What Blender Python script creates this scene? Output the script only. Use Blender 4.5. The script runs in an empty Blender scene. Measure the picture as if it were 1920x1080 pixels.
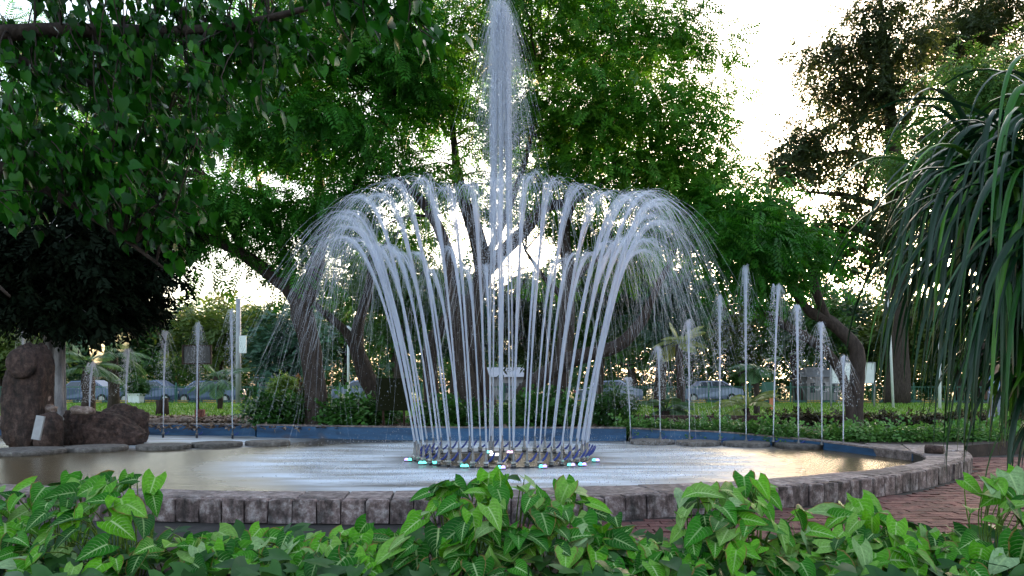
import bpy, math, random
import numpy as np
from mathutils import Vector, Matrix, noise as mnoise

rng = np.random.default_rng(7)
random.seed(7)
R = math.radians
scene = bpy.context.scene
COL = scene.collection

# ------------------------------------------------------------------ camera, sky, sun, exposure
CAM_Z = 1.5
F = 1493.3                      # focal length in photo pixels (28 mm on 36 mm, 1920 px wide)
cam_d = bpy.data.cameras.new('camera')
cam_d.lens = 28.0
cam_d.sensor_width = 36.0
cam_d.shift_y = 180.0 / 1920.0
cam_d.clip_end = 3000
cam = bpy.data.objects.new('camera', cam_d)
COL.objects.link(cam)
cam.location = (0, 0, CAM_Z)
cam.rotation_euler = (R(90), 0, 0)
scene.camera = cam

SUN_AZ, SUN_EL = R(23.0), R(5.5)          # to the right of straight ahead, low
world = bpy.data.worlds.new('World')
scene.world = world
world.use_nodes = True
wn = world.node_tree
sky = wn.nodes.new('ShaderNodeTexSky')
sky.sky_type = 'NISHITA'
sky.sun_disc = False
sky.sun_elevation = SUN_EL
sky.sun_rotation = SUN_AZ
sky.air_density = 1.0
sky.dust_density = 3.0
sky.ozone_density = 1.5
bg = wn.nodes['Background']
bg.inputs['Strength'].default_value = 0.15
hs = wn.nodes.new('ShaderNodeHueSaturation')      # thin high cloud: the whole dome paler than a clear sky
hs.inputs['Saturation'].default_value = 0.72
wn.links.new(sky.outputs['Color'], hs.inputs['Color'])
wn.links.new(hs.outputs['Color'], bg.inputs['Color'])

sun_d = bpy.data.lights.new('sun', 'SUN')
sun_d.energy = 3.0
sun_d.angle = R(2.0)
sun_d.color = (1.0, 0.66, 0.38)
sun = bpy.data.objects.new('sun', sun_d)
COL.objects.link(sun)
sdir = Vector((math.sin(SUN_AZ) * math.cos(SUN_EL), math.cos(SUN_AZ) * math.cos(SUN_EL), math.sin(SUN_EL)))
sun.rotation_euler = (-sdir).to_track_quat('-Z', 'Y').to_euler()

vs = scene.view_settings
vs.view_transform = 'Standard'
vs.look = 'None'
vs.exposure = 3.0
vs.gamma = 1.0
scene.cycles.max_bounces = 6
scene.cycles.diffuse_bounces = 3
scene.cycles.glossy_bounces = 2
scene.cycles.transmission_bounces = 4
scene.cycles.transparent_max_bounces = 40
scene.cycles.use_denoising = True
scene.cycles.sample_clamp_indirect = 6.0

# ------------------------------------------------------------------ helpers
def P(px, py, d):
    """photo pixel at depth d -> world point"""
    return np.array([(px - 960.0) * d / F, d, CAM_Z - (py - 720.0) * d / F])

def G(px, py, z):
    """photo pixel on the level z -> world point"""
    d = (CAM_Z - z) * F / (py - 720.0)
    return np.array([(px - 960.0) * d / F, d, z])

def tag(o, label=None, cat=None, group=None, kind=None):
    if label: o['label'] = label
    if cat: o['category'] = cat
    if group: o['group'] = group
    if kind: o['kind'] = kind
    return o

def empty(name, loc=(0, 0, 0), rz=0.0):
    o = bpy.data.objects.new(name, None)
    o.empty_display_size = 0.1
    COL.objects.link(o)
    o.location = loc
    o.rotation_euler = (0, 0, rz)
    return o

def mesh_data(name, verts, faces, mat=None, smooth=False, uv=None, tone=None):
    verts = np.asarray(verts, dtype=np.float32).reshape(-1, 3)
    me = bpy.data.meshes.new(name)
    if isinstance(faces, np.ndarray):
        n, k = faces.shape
        me.vertices.add(len(verts))
        me.vertices.foreach_set('co', verts.ravel())
        me.loops.add(n * k)
        me.loops.foreach_set('vertex_index', faces.astype(np.int32).ravel())
        me.polygons.add(n)
        me.polygons.foreach_set('loop_start', np.arange(0, n * k, k, dtype=np.int32))
        me.update(calc_edges=True)
    else:
        me.from_pydata(verts.tolist(), [], faces)
        me.update()
    if smooth:
        me.polygons.foreach_set('use_smooth', np.ones(len(me.polygons), dtype=bool))
    if uv is not None:
        lay = me.uv_layers.new(name='UVMap')
        li = np.empty(len(me.loops), dtype=np.int32)
        me.loops.foreach_get('vertex_index', li)
        lay.data.foreach_set('uv', np.asarray(uv, dtype=np.float32)[li].ravel())
    if tone is not None:
        a = me.attributes.new('tone', 'FLOAT', 'POINT')
        a.data.foreach_set('value', np.asarray(tone, dtype=np.float32))
    if mat: me.materials.append(mat)
    return me

def obj(name, me, parent=None, loc=None):
    o = bpy.data.objects.new(name, me)
    COL.objects.link(o)
    if parent: o.parent = parent
    if loc is not None: o.location = loc
    return o

def mobj(name, verts, faces, mat, parent=None, smooth=False, uv=None, tone=None, loc=None):
    return obj(name, mesh_data(name, verts, faces, mat, smooth, uv, tone), parent, loc)

class MB:
    """collects shapes into one mesh"""
    def __init__(s): s.v = []; s.f = []; s.n = 0
    def add(s, v, f):
        v = np.asarray(v, dtype=float)
        s.v.append(v)
        s.f += [[int(i) + s.n for i in q] for q in f]
        s.n += len(v)
    def box(s, c, d, rz=0.0, top=1.0):
        x, y, z = [k / 2 for k in d]
        v = np.array([[-x, -y, -z], [x, -y, -z], [x, y, -z], [-x, y, -z],
                      [-x * top, -y * top, z], [x * top, -y * top, z], [x * top, y * top, z], [-x * top, y * top, z]])
        c_, s_ = math.cos(rz), math.sin(rz)
        v = v @ np.array([[c_, s_, 0], [-s_, c_, 0], [0, 0, 1]]) + np.array(c)
        s.add(v, [[0, 3, 2, 1], [4, 5, 6, 7], [0, 1, 5, 4], [1, 2, 6, 5], [2, 3, 7, 6], [3, 0, 4, 7]])
    def tube(s, pts, rad, sides=8, caps=True):
        v, f = tube(pts, rad, sides, caps)
        s.add(v, f)
    def build(s, name, mat, parent=None, smooth=False, loc=None):
        return mobj(name, np.concatenate(s.v), s.f, mat, parent, smooth, loc=loc)

def frames(pts):
    pts = np.asarray(pts, dtype=float)
    t = np.gradient(pts, axis=0)
    t /= np.linalg.norm(t, axis=1, keepdims=True) + 1e-9
    ref = np.array([0, 0, 1.0]) if abs(t[0][2]) < 0.8 else np.array([1.0, 0, 0])
    u = np.cross(t, ref); u /= np.linalg.norm(u, axis=1, keepdims=True) + 1e-9
    w = np.cross(t, u)
    return t, u, w

def tube(pts, rad, sides=8, caps=True, rough=0.0, seed=0.0, wob=0.0):
    pts = np.asarray(pts, dtype=float)
    n = len(pts)
    rad = np.full(n, rad) if np.isscalar(rad) else np.asarray(rad, dtype=float)
    t, u, w = frames(pts)
    a = np.arange(sides) * 2 * math.pi / sides
    k = np.ones((n, sides))
    if rough:
        for i in range(n):
            for j in range(sides):
                k[i, j] = 1 + rough * mnoise.noise((math.cos(a[j]) * 1.6 + seed, math.sin(a[j]) * 1.6, i * 0.35 + seed))
    v = pts[:, None, :] + (rad[:, None] * k)[:, :, None] * (np.cos(a)[None, :, None] * u[:, None, :] + np.sin(a)[None, :, None] * w[:, None, :])
    v = v.reshape(-1, 3)
    f = []
    for i in range(n - 1):
        for j in range(sides):
            j2 = (j + 1) % sides
            f.append([i * sides + j, i * sides + j2, (i + 1) * sides + j2, (i + 1) * sides + j])
    if caps:
        f.append(list(range(sides))[::-1])
        f.append([(n - 1) * sides + j for j in range(sides)])
    return v, f

def smooth_path(pts, k=4):
    """Catmull-Rom through the points (any number of columns)"""
    p = np.asarray(pts, dtype=float)
    p = np.vstack([2 * p[0] - p[1], p, 2 * p[-1] - p[-2]])
    out = []
    for i in range(1, len(p) - 2):
        for j in range(k):
            t = j / k
            out.append(0.5 * (2 * p[i] + (p[i + 1] - p[i - 1]) * t + (2 * p[i - 1] - 5 * p[i] + 4 * p[i + 1] - p[i + 2]) * t * t
                              + (-p[i - 1] + 3 * p[i] - 3 * p[i + 1] + p[i + 2]) * t ** 3))
    out.append(p[-2])
    return np.array(out)

def lathe(profile, sides=24):
    """profile: (radius, z) from bottom to top"""
    v = []; f = []
    a = np.arange(sides) * 2 * math.pi / sides
    for r, z in profile:
        for t in a: v.append((r * math.cos(t), r * math.sin(t), z))
    for i in range(len(profile) - 1):
        for j in range(sides):
            j2 = (j + 1) % sides
            f.append([i * sides + j, i * sides + j2, (i + 1) * sides + j2, (i + 1) * sides + j])
    f.append(list(range(sides))[::-1])
    f.append([(len(profile) - 1) * sides + j for j in range(sides)])
    return np.array(v), f

def resample(pts, step):
    pts = np.asarray(pts, dtype=float)
    s = np.concatenate([[0], np.cumsum(np.linalg.norm(np.diff(pts, axis=0), axis=1))])
    n = max(2, int(round(s[-1] / step)) + 1)
    q = np.linspace(0, s[-1], n)
    return np.stack([np.interp(q, s, pts[:, k]) for k in range(pts.shape[1])], axis=1)

ORD = ['first', 'second', 'third', 'fourth', 'fifth', 'sixth', 'seventh', 'eighth', 'ninth', 'tenth', 'eleventh', 'twelfth',
       'thirteenth', 'fourteenth', 'fifteenth', 'sixteenth', 'seventeenth', 'eighteenth', 'nineteenth', 'twentieth',
       'twenty-first', 'twenty-second', 'twenty-third', 'twenty-fourth', 'twenty-fifth']

# ------------------------------------------------------------------ materials
class NT:
    def __init__(s, name):
        s.m = bpy.data.materials.new(name); s.m.use_nodes = True
        s.t = s.m.node_tree; s.b = s.t.nodes['Principled BSDF']; s.o = s.t.nodes['Material Output']
    def n(s, typ, **kw):
        nd = s.t.nodes.new('ShaderNode' + typ)
        for k, v in kw.items(): setattr(nd, k, v)
        return nd
    def l(s, a, b): s.t.links.new(a, b)
    def coord(s, scale=(1, 1, 1), kind='Object', rot=(0, 0, 0)):
        c = s.n('TexCoord'); m = s.n('Mapping')
        m.inputs['Scale'].default_value = scale; m.inputs['Rotation'].default_value = rot
        s.l(c.outputs[kind], m.inputs['Vector'])
        return m.outputs['Vector']
    def noise(s, vec, scale, detail=5, rough=0.6):
        nd = s.n('TexNoise'); nd.inputs['Scale'].default_value = scale
        nd.inputs['Detail'].default_value = detail; nd.inputs['Roughness'].default_value = rough
        if vec is not None: s.l(vec, nd.inputs['Vector'])
        return nd.outputs['Fac']
    def ramp(s, fac, stops):
        r = s.n('ValToRGB'); e = r.color_ramp.elements
        while len(e) < len(stops): e.new(0.5)
        for k, (p, c) in zip(e, stops):
            k.position = p; k.color = (c[0], c[1], c[2], 1) if not np.isscalar(c) else (c, c, c, 1)
        s.l(fac, r.inputs['Fac'])
        return r.outputs['Color']
    def math(s, op, a, b=None, c=None, clamp=False):
        m = s.n('Math', operation=op); m.use_clamp = clamp
        for i, x in enumerate((a, b, c)):
            if x is None: continue
            if np.isscalar(x): m.inputs[i].default_value = x
            else: s.l(x, m.inputs[i])
        return m.outputs[0]
    def mix(s, fac, a, b, blend='MIX'):
        m = s.n('MixRGB', blend_type=blend)
        for i, x in enumerate((fac, a, b)):
            if isinstance(x, tuple): m.inputs[i].default_value = (*x, 1)
            elif np.isscalar(x): m.inputs[i].default_value = x
            else: s.l(x, m.inputs[i])
        return m.outputs[0]
    def bump(s, h, strength=0.4, dist=0.02):
        b = s.n('Bump'); b.inputs['Strength'].default_value = strength; b.inputs['Distance'].default_value = dist
        s.l(h, b.inputs['Height']); s.l(b.outputs['Normal'], s.b.inputs['Normal'])
        return b
    def base(s, x):
        if isinstance(x, tuple): s.b.inputs['Base Color'].default_value = (*x, 1)
        else: s.l(x, s.b.inputs['Base Color'])
    def set(s, **kw):
        for k, v in kw.items(): s.b.inputs[k.replace('_', ' ')].default_value = v

def plain(name, c, rough=0.6, metal=0.0, var=0.25, scale=6.0, bump=0.0):
    t = NT(name)
    f = t.noise(t.coord(), scale)
    lo = tuple(k * (1 - var) for k in c); hi = tuple(min(1, k * (1 + var)) for k in c)
    t.base(t.ramp(f, [(0.3, lo), (0.7, hi)]))
    t.set(Roughness=rough, Metallic=metal)
    if bump: t.bump(f, bump, 0.02)
    return t.m

def matt(m, v=0.03):
    m.node_tree.nodes['Principled BSDF'].inputs['Specular IOR Level'].default_value = v
    return m

def foliage_mat(name, stops, trans=0.35, rough=0.5, spec=0.3):
    t = NT(name)
    a = t.n('Attribute'); a.attribute_name = 'tone'
    col = t.ramp(a.outputs['Fac'], stops)
    t.base(col); t.set(Roughness=rough)
    t.b.inputs['Specular IOR Level'].default_value = spec
    tr = t.n('BsdfTranslucent')
    t.l(t.mix(1.0, col, (1.0, 1.05, 0.6), 'MULTIPLY'), tr.inputs['Color'])
    mx = t.n('MixShader'); mx.inputs[0].default_value = trans
    t.l(t.b.outputs[0], mx.inputs[1]); t.l(tr.outputs[0], mx.inputs[2])
    t.l(mx.outputs[0], t.o.inputs['Surface'])
    return t.m

def bark_mat(name, lo, hi, sc=1.0):
    t = NT(name)
    v = t.coord((9 * sc, 9 * sc, 2.2 * sc))
    f = t.noise(v, 1.6, 8, 0.7)
    t.base(t.ramp(f, [(0.3, lo), (0.68, hi)]))
    t.set(Roughness=0.9)
    t.b.inputs['Specular IOR Level'].default_value = 0.2
    t.bump(f, 0.9, 0.05)
    return t.m

M = {}
M['bark'] = bark_mat('bark', (0.022, 0.016, 0.014), (0.085, 0.062, 0.055))
M['bark_grey'] = bark_mat('bark_grey', (0.12, 0.11, 0.12), (0.36, 0.34, 0.36), 0.6)
M['bark_red'] = bark_mat('bark_red', (0.09, 0.035, 0.02), (0.24, 0.10, 0.06))
M['neem'] = foliage_mat('neem_leaves', [(0, (0.020, 0.095, 0.006)), (0.5, (0.055, 0.20, 0.012)), (1, (0.15, 0.31, 0.032))], 0.48)
M['neem_deep'] = foliage_mat('deep_green_leaves', [(0, (0.012, 0.080, 0.006)), (0.6, (0.036, 0.175, 0.012)), (1, (0.09, 0.26, 0.025))], 0.42)
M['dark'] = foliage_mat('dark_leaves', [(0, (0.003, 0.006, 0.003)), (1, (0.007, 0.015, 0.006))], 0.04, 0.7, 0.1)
M['lacy'] = foliage_mat('lacy_leaves', [(0, (0.020, 0.034, 0.012)), (1, (0.062, 0.085, 0.034))], 0.4)
M['light'] = foliage_mat('light_leaves', [(0, (0.04, 0.11, 0.02)), (1, (0.10, 0.21, 0.05))], 0.4)
M['teal'] = foliage_mat('blue_green_leaves', [(0, (0.022, 0.065, 0.042)), (1, (0.07, 0.15, 0.09))], 0.25)
M['olive'] = foliage_mat('olive_leaves', [(0, (0.045, 0.085, 0.015)), (1, (0.14, 0.19, 0.045))], 0.35)
M['grassy'] = foliage_mat('mid_green_leaves', [(0, (0.022, 0.075, 0.018)), (1, (0.07, 0.16, 0.035))], 0.3)
M['peepal'] = foliage_mat('glossy_heart_leaves', [(0, (0.005, 0.036, 0.003)), (0.6, (0.014, 0.088, 0.006)), (1, (0.038, 0.155, 0.012))], 0.3, 0.25, 0.14)
M['shrub'] = foliage_mat('shrub_leaves', [(0, (0.014, 0.06, 0.012)), (1, (0.07, 0.19, 0.035))], 0.25, 0.4)
M['cover'] = foliage_mat('ground_cover_leaves', [(0, (0.04, 0.13, 0.025)), (1, (0.16, 0.32, 0.08))], 0.3, 0.4)
M['hedge'] = foliage_mat('hedge_leaves', [(0, (0.022, 0.020, 0.010)), (1, (0.075, 0.055, 0.028))], 0.2)
M['topiary'] = foliage_mat('topiary_leaves', [(0, (0.10, 0.19, 0.03)), (1, (0.25, 0.34, 0.08))], 0.3)
M['redbush'] = foliage_mat('red_green_leaves', [(0, (0.05, 0.12, 0.03)), (0.6, (0.16, 0.13, 0.05)), (1, (0.40, 0.10, 0.05))], 0.3)
M['palm'] = foliage_mat('palm_leaves', [(0, (0.03, 0.09, 0.03)), (1, (0.12, 0.22, 0.10))], 0.3, 0.4)
M['pale_palm'] = foliage_mat('yellow_green_leaves', [(0, (0.16, 0.22, 0.05)), (1, (0.40, 0.44, 0.14))], 0.35, 0.4)
M['litter'] = foliage_mat('dry_leaf_litter', [(0, (0.05, 0.03, 0.025)), (0.7, (0.17, 0.11, 0.085)), (1, (0.34, 0.26, 0.22))], 0.1, 0.8)
M['grass'] = foliage_mat('grass_blades', [(0, (0.07, 0.17, 0.015)), (1, (0.17, 0.30, 0.04))], 0.3, 0.5)

def stone_mat(name, dark, mid, pale, stain=0.6, bd=0.02):
    t = NT(name)
    oi = t.n('ObjectInfo')
    g = t.n('NewGeometry')
    add = t.n('VectorMath', operation='ADD')
    sc = t.n('VectorMath', operation='SCALE'); sc.inputs[3].default_value = 30.0
    cmb = t.n('CombineXYZ'); t.l(oi.outputs['Random'], cmb.inputs[0]); t.l(oi.outputs['Random'], cmb.inputs[2])
    t.l(cmb.outputs[0], sc.inputs[0])
    t.l(g.outputs['Position'], add.inputs[0]); t.l(sc.outputs[0], add.inputs[1])
    mp = t.n('Mapping'); mp.inputs['Scale'].default_value = (1, 1, 0.35); t.l(add.outputs[0], mp.inputs['Vector'])
    f1 = t.noise(add.outputs[0], 9, 8, 0.7)
    f2 = t.noise(mp.outputs[0], 7, 5, 0.65)
    f3 = t.noise(add.outputs[0], 55, 4, 0.7)
    c = t.ramp(f1, [(0.3, dark), (0.5, mid), (0.72, pale)])
    st = t.ramp(f2, [(0.38, 0.16), (0.56, 1.0)])
    c = t.mix(stain, c, t.mix(1.0, c, st, 'MULTIPLY'))
    c = t.mix(0.35, c, t.mix(1.0, c, t.ramp(f3, [(0.35, 0.4), (0.65, 1.4)]), 'MULTIPLY'))
    v = t.math('MULTIPLY_ADD', oi.outputs['Random'], 0.6, 0.7)
    hsv = t.n('HueSaturation'); t.l(c, hsv.inputs['Color']); t.l(v, hsv.inputs['Value'])
    t.base(hsv.outputs[0]); t.set(Roughness=0.85)
    h = t.math('ADD', f1, t.math('MULTIPLY', f3, 0.35))
    t.bump(h, 1.0, bd)
    return t.m

M['block'] = stone_mat('wall_stone', (0.030, 0.016, 0.015), (0.20, 0.135, 0.130), (0.56, 0.47, 0.47), 0.9)
M['coping'] = stone_mat('coping_stone', (0.070, 0.048, 0.046), (0.26, 0.195, 0.19), (0.50, 0.42, 0.41), 0.5)
M['rock'] = stone_mat('brown_rock', (0.016, 0.008, 0.007), (0.078, 0.041, 0.034), (0.17, 0.105, 0.09), 0.75, 0.07)
M['brick'] = stone_mat('red_paver', (0.07, 0.022, 0.020), (0.17, 0.055, 0.048), (0.24, 0.10, 0.09), 0.45)
M['disc'] = stone_mat('wet_concrete', (0.035, 0.03, 0.028), (0.13, 0.11, 0.105), (0.28, 0.25, 0.24), 0.4)
M['rubble'] = stone_mat('rubble_stone', (0.08, 0.05, 0.045), (0.22, 0.15, 0.13), (0.45, 0.36, 0.33), 0.3)
M['soil'] = plain('soil', (0.045, 0.028, 0.022), 0.95, 0, 0.5, 5, 0.6)
M['mortar'] = plain('dark_mortar', (0.03, 0.024, 0.022), 0.95, 0, 0.4, 8, 0.4)
M['asphalt'] = plain('asphalt', (0.06, 0.06, 0.065), 0.9, 0, 0.2, 2)
M['white_paint'] = plain('white_paint', (0.72, 0.73, 0.76), 0.5, 0, 0.08, 3)
M['pole_grey'] = plain('grey_pole', (0.30, 0.30, 0.33), 0.6, 0.2, 0.15, 3)
M['grey_board'] = plain('grey_board', (0.12, 0.115, 0.125), 0.6, 0, 0.05, 3)
M['frame_brown'] = plain('brown_frame', (0.05, 0.025, 0.018), 0.6, 0, 0.2, 8)
M['olive_board'] = plain('dark_olive_board', (0.012, 0.013, 0.006), 0.7, 0, 0.05, 3)
matt(M['olive_board'])
M['green_sign'] = plain('green_sign', (0.025, 0.10, 0.075), 0.55, 0, 0.05, 3)
M['orange'] = plain('orange_post', (0.55, 0.16, 0.06), 0.6, 0, 0.1, 4)
M['green_rail'] = plain('green_rail', (0.02, 0.11, 0.075), 0.5, 0, 0.15, 4)
M['kerb_yellow'] = plain('kerb_yellow', (0.50, 0.30, 0.07), 0.8, 0, 0.2, 4)
M['kerb_black'] = plain('kerb_black', (0.035, 0.04, 0.06), 0.8, 0, 0.2, 4)
M['tyre'] = plain('tyre_rubber', (0.015, 0.015, 0.016), 0.85)
M['rim'] = plain('wheel_rim', (0.4, 0.4, 0.42), 0.35, 0.8, 0.05)
M['glass'] = plain('car_glass', (0.05, 0.06, 0.075), 0.1, 0.0, 0.05)
M['lamp_glass'] = plain('lamp_glass', (0.7, 0.65, 0.6), 0.2, 0.0, 0.05)
M['tail_red'] = plain('tail_lamp', (0.4, 0.02, 0.02), 0.3, 0.0, 0.05)
M['car_blue'] = plain('blue_grey_paint', (0.09, 0.12, 0.20), 0.35, 0.3, 0.05)
M['car_silver'] = plain('silver_paint', (0.20, 0.23, 0.32), 0.35, 0.3, 0.05)
M['car_white'] = plain('white_car_paint', (0.62, 0.65, 0.74), 0.3, 0.0, 0.04)
M['steel'] = plain('nozzle_metal', (0.16, 0.15, 0.15), 0.35, 0.85, 0.35, 30)
M['brass'] = plain('bright_collar', (0.5, 0.48, 0.45), 0.25, 0.9, 0.2, 30)
M['lever'] = plain('blue_lever', (0.015, 0.03, 0.20), 0.4, 0.0, 0.2, 20)
M['pipe'] = plain('wet_pipe', (0.05, 0.05, 0.06), 0.4, 0.5, 0.3, 8)
M['plaque'] = plain('grey_plaque', (0.34, 0.33, 0.35), 0.7, 0, 0.12, 9)
M['roof_pale'] = plain('pale_roof', (0.27, 0.28, 0.33), 0.6, 0, 0.1, 2)
M['plaster'] = plain('plaster', (0.24, 0.22, 0.23), 0.8, 0, 0.1, 2)
M['bare_earth'] = plain('bare_earth', (0.20, 0.125, 0.10), 0.95, 0, 0.35, 1.2, 0.3)

def water_mat():
    t = NT('pool_water')
    g = t.n('NewGeometry')
    mp = t.n('Mapping'); mp.inputs['Scale'].default_value = (0.45, 1.6, 1); t.l(g.outputs['Position'], mp.inputs['Vector'])
    f = t.noise(mp.outputs[0], 1.1, 6, 0.6)
    f2 = t.noise(mp.outputs[0], 5.0, 4, 0.6)
    # churned foam where the jets come down and round the side nozzles
    def ring(cx, cy, r0, r1, soft):
        sep = t.n('SeparateXYZ'); t.l(g.outputs['Position'], sep.inputs[0])
        dx = t.math('SUBTRACT', sep.outputs[0], cx); dy = t.math('SUBTRACT', sep.outputs[1], cy)
        r = t.math('SQRT', t.math('ADD', t.math('MULTIPLY', dx, dx), t.math('MULTIPLY', dy, dy)))
        a = t.n('MapRange', interpolation_type='SMOOTHSTEP'); t.l(r, a.inputs[0])
        a.inputs[1].default_value = r0 - soft; a.inputs[2].default_value = r0
        b = t.n('MapRange', interpolation_type='SMOOTHSTEP'); t.l(r, b.inputs[0])
        b.inputs[1].default_value = r1; b.inputs[2].default_value = r1 + soft
        b.inputs[3].default_value = 1; b.inputs[4].default_value = 0
        return t.math('MULTIPLY', a.outputs[0], b.outputs[0])
    foam = ring(-0.2, 14.8, 2.6, 4.1, 1.5)
    left = ring(-7.7, 19.6, -2, 1.5, 1.6)
    left2 = ring(-10.2, 20.4, -2, 1.3, 1.5)
    right = ring(3.8, 18.3, -2, 0.8, 2.2)
    m = t.math('MAXIMUM', foam, t.math('MAXIMUM', t.math('MAXIMUM', left, left2), t.math('MULTIPLY', right, 0.5)))
    br = t.ramp(f, [(0.34, 0.0), (0.62, 1.0)])
    fo = t.math('MULTIPLY', m, t.math('MULTIPLY_ADD', br, 0.85, 0.18), clamp=True)
    c = t.ramp(f2, [(0.3, (0.060, 0.042, 0.022)), (0.7, (0.14, 0.10, 0.060))])
    t.base(t.mix(fo, c, (0.70, 0.73, 0.82)))
    rr = t.math('MULTIPLY_ADD', fo, 0.4, 0.24)
    t.l(rr, t.b.inputs['Roughness'])
    t.set(IOR=1.33); t.b.inputs['Specular IOR Level'].default_value = 0.13
    h = t.math('ADD', t.math('MULTIPLY', f, 0.5), t.math('MULTIPLY', f2, 0.5))
    t.bump(h, 0.5, 0.04)
    return t.m
M['water'] = water_mat()

def spray_mat():
    t = NT('falling_water')
    t.base((0.80, 0.83, 0.93)); t.set(Roughness=0.35)
    tr = t.n('BsdfTranslucent'); tr.inputs['Color'].default_value = (0.82, 0.85, 0.95, 1)
    mx = t.n('MixShader'); mx.inputs[0].default_value = 0.45
    t.l(t.b.outputs[0], mx.inputs[1]); t.l(tr.outputs[0], mx.inputs[2])
    tp = t.n('BsdfTransparent'); m2 = t.n('MixShader'); m2.inputs[0].default_value = 0.30
    t.l(tp.outputs[0], m2.inputs[1]); t.l(mx.outputs[0], m2.inputs[2]); t.l(m2.outputs[0], t.o.inputs['Surface'])
    return t.m
M['spray'] = spray_mat()

def blue_wall_mat():
    t = NT('blue_painted_wall')
    g = t.n('NewGeometry')
    mp = t.n('Mapping'); mp.inputs['Scale'].default_value = (0.5, 0.5, 2.5); t.l(g.outputs['Position'], mp.inputs['Vector'])
    f = t.noise(mp.outputs[0], 2.2, 6, 0.65)
    f2 = t.noise(g.outputs['Position'], 0.55, 3, 0.5)
    c = t.ramp(f, [(0.3, (0.012, 0.035, 0.085)), (0.55, (0.022, 0.085, 0.20)), (0.75, (0.06, 0.14, 0.25))])
    worn = t.ramp(f2, [(0.60, 0.0), (0.66, 1.0)])
    t.base(t.mix(worn, c, (0.09, 0.06, 0.055))); t.set(Roughness=0.6)
    t.bump(f, 0.3, 0.01)
    return t.m
M['blue_wall'] = blue_wall_mat()

def lawn_mat():
    t = NT('lawn')
    g = t.n('NewGeometry')
    f = t.noise(g.outputs['Position'], 0.5, 6, 0.6); f2 = t.noise(g.outputs['Position'], 25, 3, 0.7)
    c = t.ramp(f, [(0.3, (0.07, 0.15, 0.015)), (0.7, (0.15, 0.26, 0.03))])
    t.base(t.mix(0.5, c, t.mix(1.0, c, t.ramp(f2, [(0.3, 0.4), (0.7, 1.3)]), 'MULTIPLY'))); t.set(Roughness=0.9)
    t.bump(f2, 0.8, 0.04)
    return t.m
M['lawn'] = lawn_mat()

def arrow_mat():
    """variegated leaf: green blade, pale midrib and side veins"""
    t = NT('variegated_leaf')
    uvn = t.n('TexCoord'); sp = t.n('SeparateXYZ'); t.l(uvn.outputs['UV'], sp.inputs[0])
    oi = t.n('ObjectInfo')
    au = t.math('ABSOLUTE', t.math('MULTIPLY_ADD', sp.outputs[0], 2.0, -1.0))
    v = sp.outputs[1]
    nz = t.noise(uvn.outputs['UV'], 7, 4, 0.6)
    # side veins run out and towards the tip
    s = t.math('MULTIPLY', t.math('SUBTRACT', v, t.math('MULTIPLY', t.math('POWER', au, 1.4), 0.30)), 9.0)
    s = t.math('ADD', s, t.math('MULTIPLY', nz, 0.5))
    fr = t.math('ABSOLUTE', t.math('SUBTRACT', t.math('FRACT', s), 0.5))
    vein = t.ramp(fr, [(0.02, 1.0), (0.13, 0.0)])
    vein = t.math('MULTIPLY', vein, t.math('SUBTRACT', 1.05, au, clamp=True))
    mid = t.ramp(au, [(0.03, 1.0), (0.11, 0.0)])
    pale = t.math('MAXIMUM', t.math('MULTIPLY', vein, 0.75), mid)
    c = t.ramp(oi.outputs['Random'], [(0.0, (0.007, 0.075, 0.004)), (0.35, (0.028, 0.18, 0.006)), (0.70, (0.12, 0.36, 0.012)), (0.90, (0.19, 0.34, 0.075)), (1.0, (0.28, 0.40, 0.21))])
    blot = t.ramp(nz, [(0.35, 0.75), (0.65, 1.2)])
    c = t.mix(1.0, c, blot, 'MULTIPLY')
    r2 = t.math('FRACT', t.math('MULTIPLY', oi.outputs['Random'], 17.3))
    amt = t.math('MULTIPLY_ADD', r2, 0.6, 0.4)
    c = t.mix(t.math('MULTIPLY', pale, amt), c, (0.46, 0.60, 0.27))
    # old leaves: brown at the tip and along the edge
    r3 = t.math('FRACT', t.math('MULTIPLY', oi.outputs['Random'], 41.7))
    edge = t.math('MAXIMUM', v, au)
    age = t.math('MULTIPLY', t.math('GREATER_THAN', r3, 0.72), t.ramp(t.math('ADD', edge, t.math('MULTIPLY', nz, 0.4)), [(0.98, 0.0), (1.0, 1.0)]))
    thr = t.n('MapRange'); t.l(t.math('ADD', edge, t.math('MULTIPLY', nz, 0.5)), thr.inputs[0]); thr.inputs[1].default_value = 1.12; thr.inputs[2].default_value = 1.22
    age = t.math('MULTIPLY', t.math('GREATER_THAN', r3, 0.72), thr.outputs[0])
    c = t.mix(age, c, (0.20, 0.12, 0.04))
    t.base(c); t.set(Roughness=0.45)
    t.b.inputs['Specular IOR Level'].default_value = 0.14
    t.bump(t.math('SUBTRACT', nz, t.math('MULTIPLY', pale, 0.8)), 0.35, 0.01)
    tr = t.n('BsdfTranslucent'); t.l(t.mix(1.0, c, (0.9, 1.0, 0.5), 'MULTIPLY'), tr.inputs['Color'])
    mx = t.n('MixShader'); mx.inputs[0].default_value = 0.22
    t.l(t.b.outputs[0], mx.inputs[1]); t.l(tr.outputs[0], mx.inputs[2]); t.l(mx.outputs[0], t.o.inputs['Surface'])
    return t.m
M['arrow'] = arrow_mat()

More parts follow.
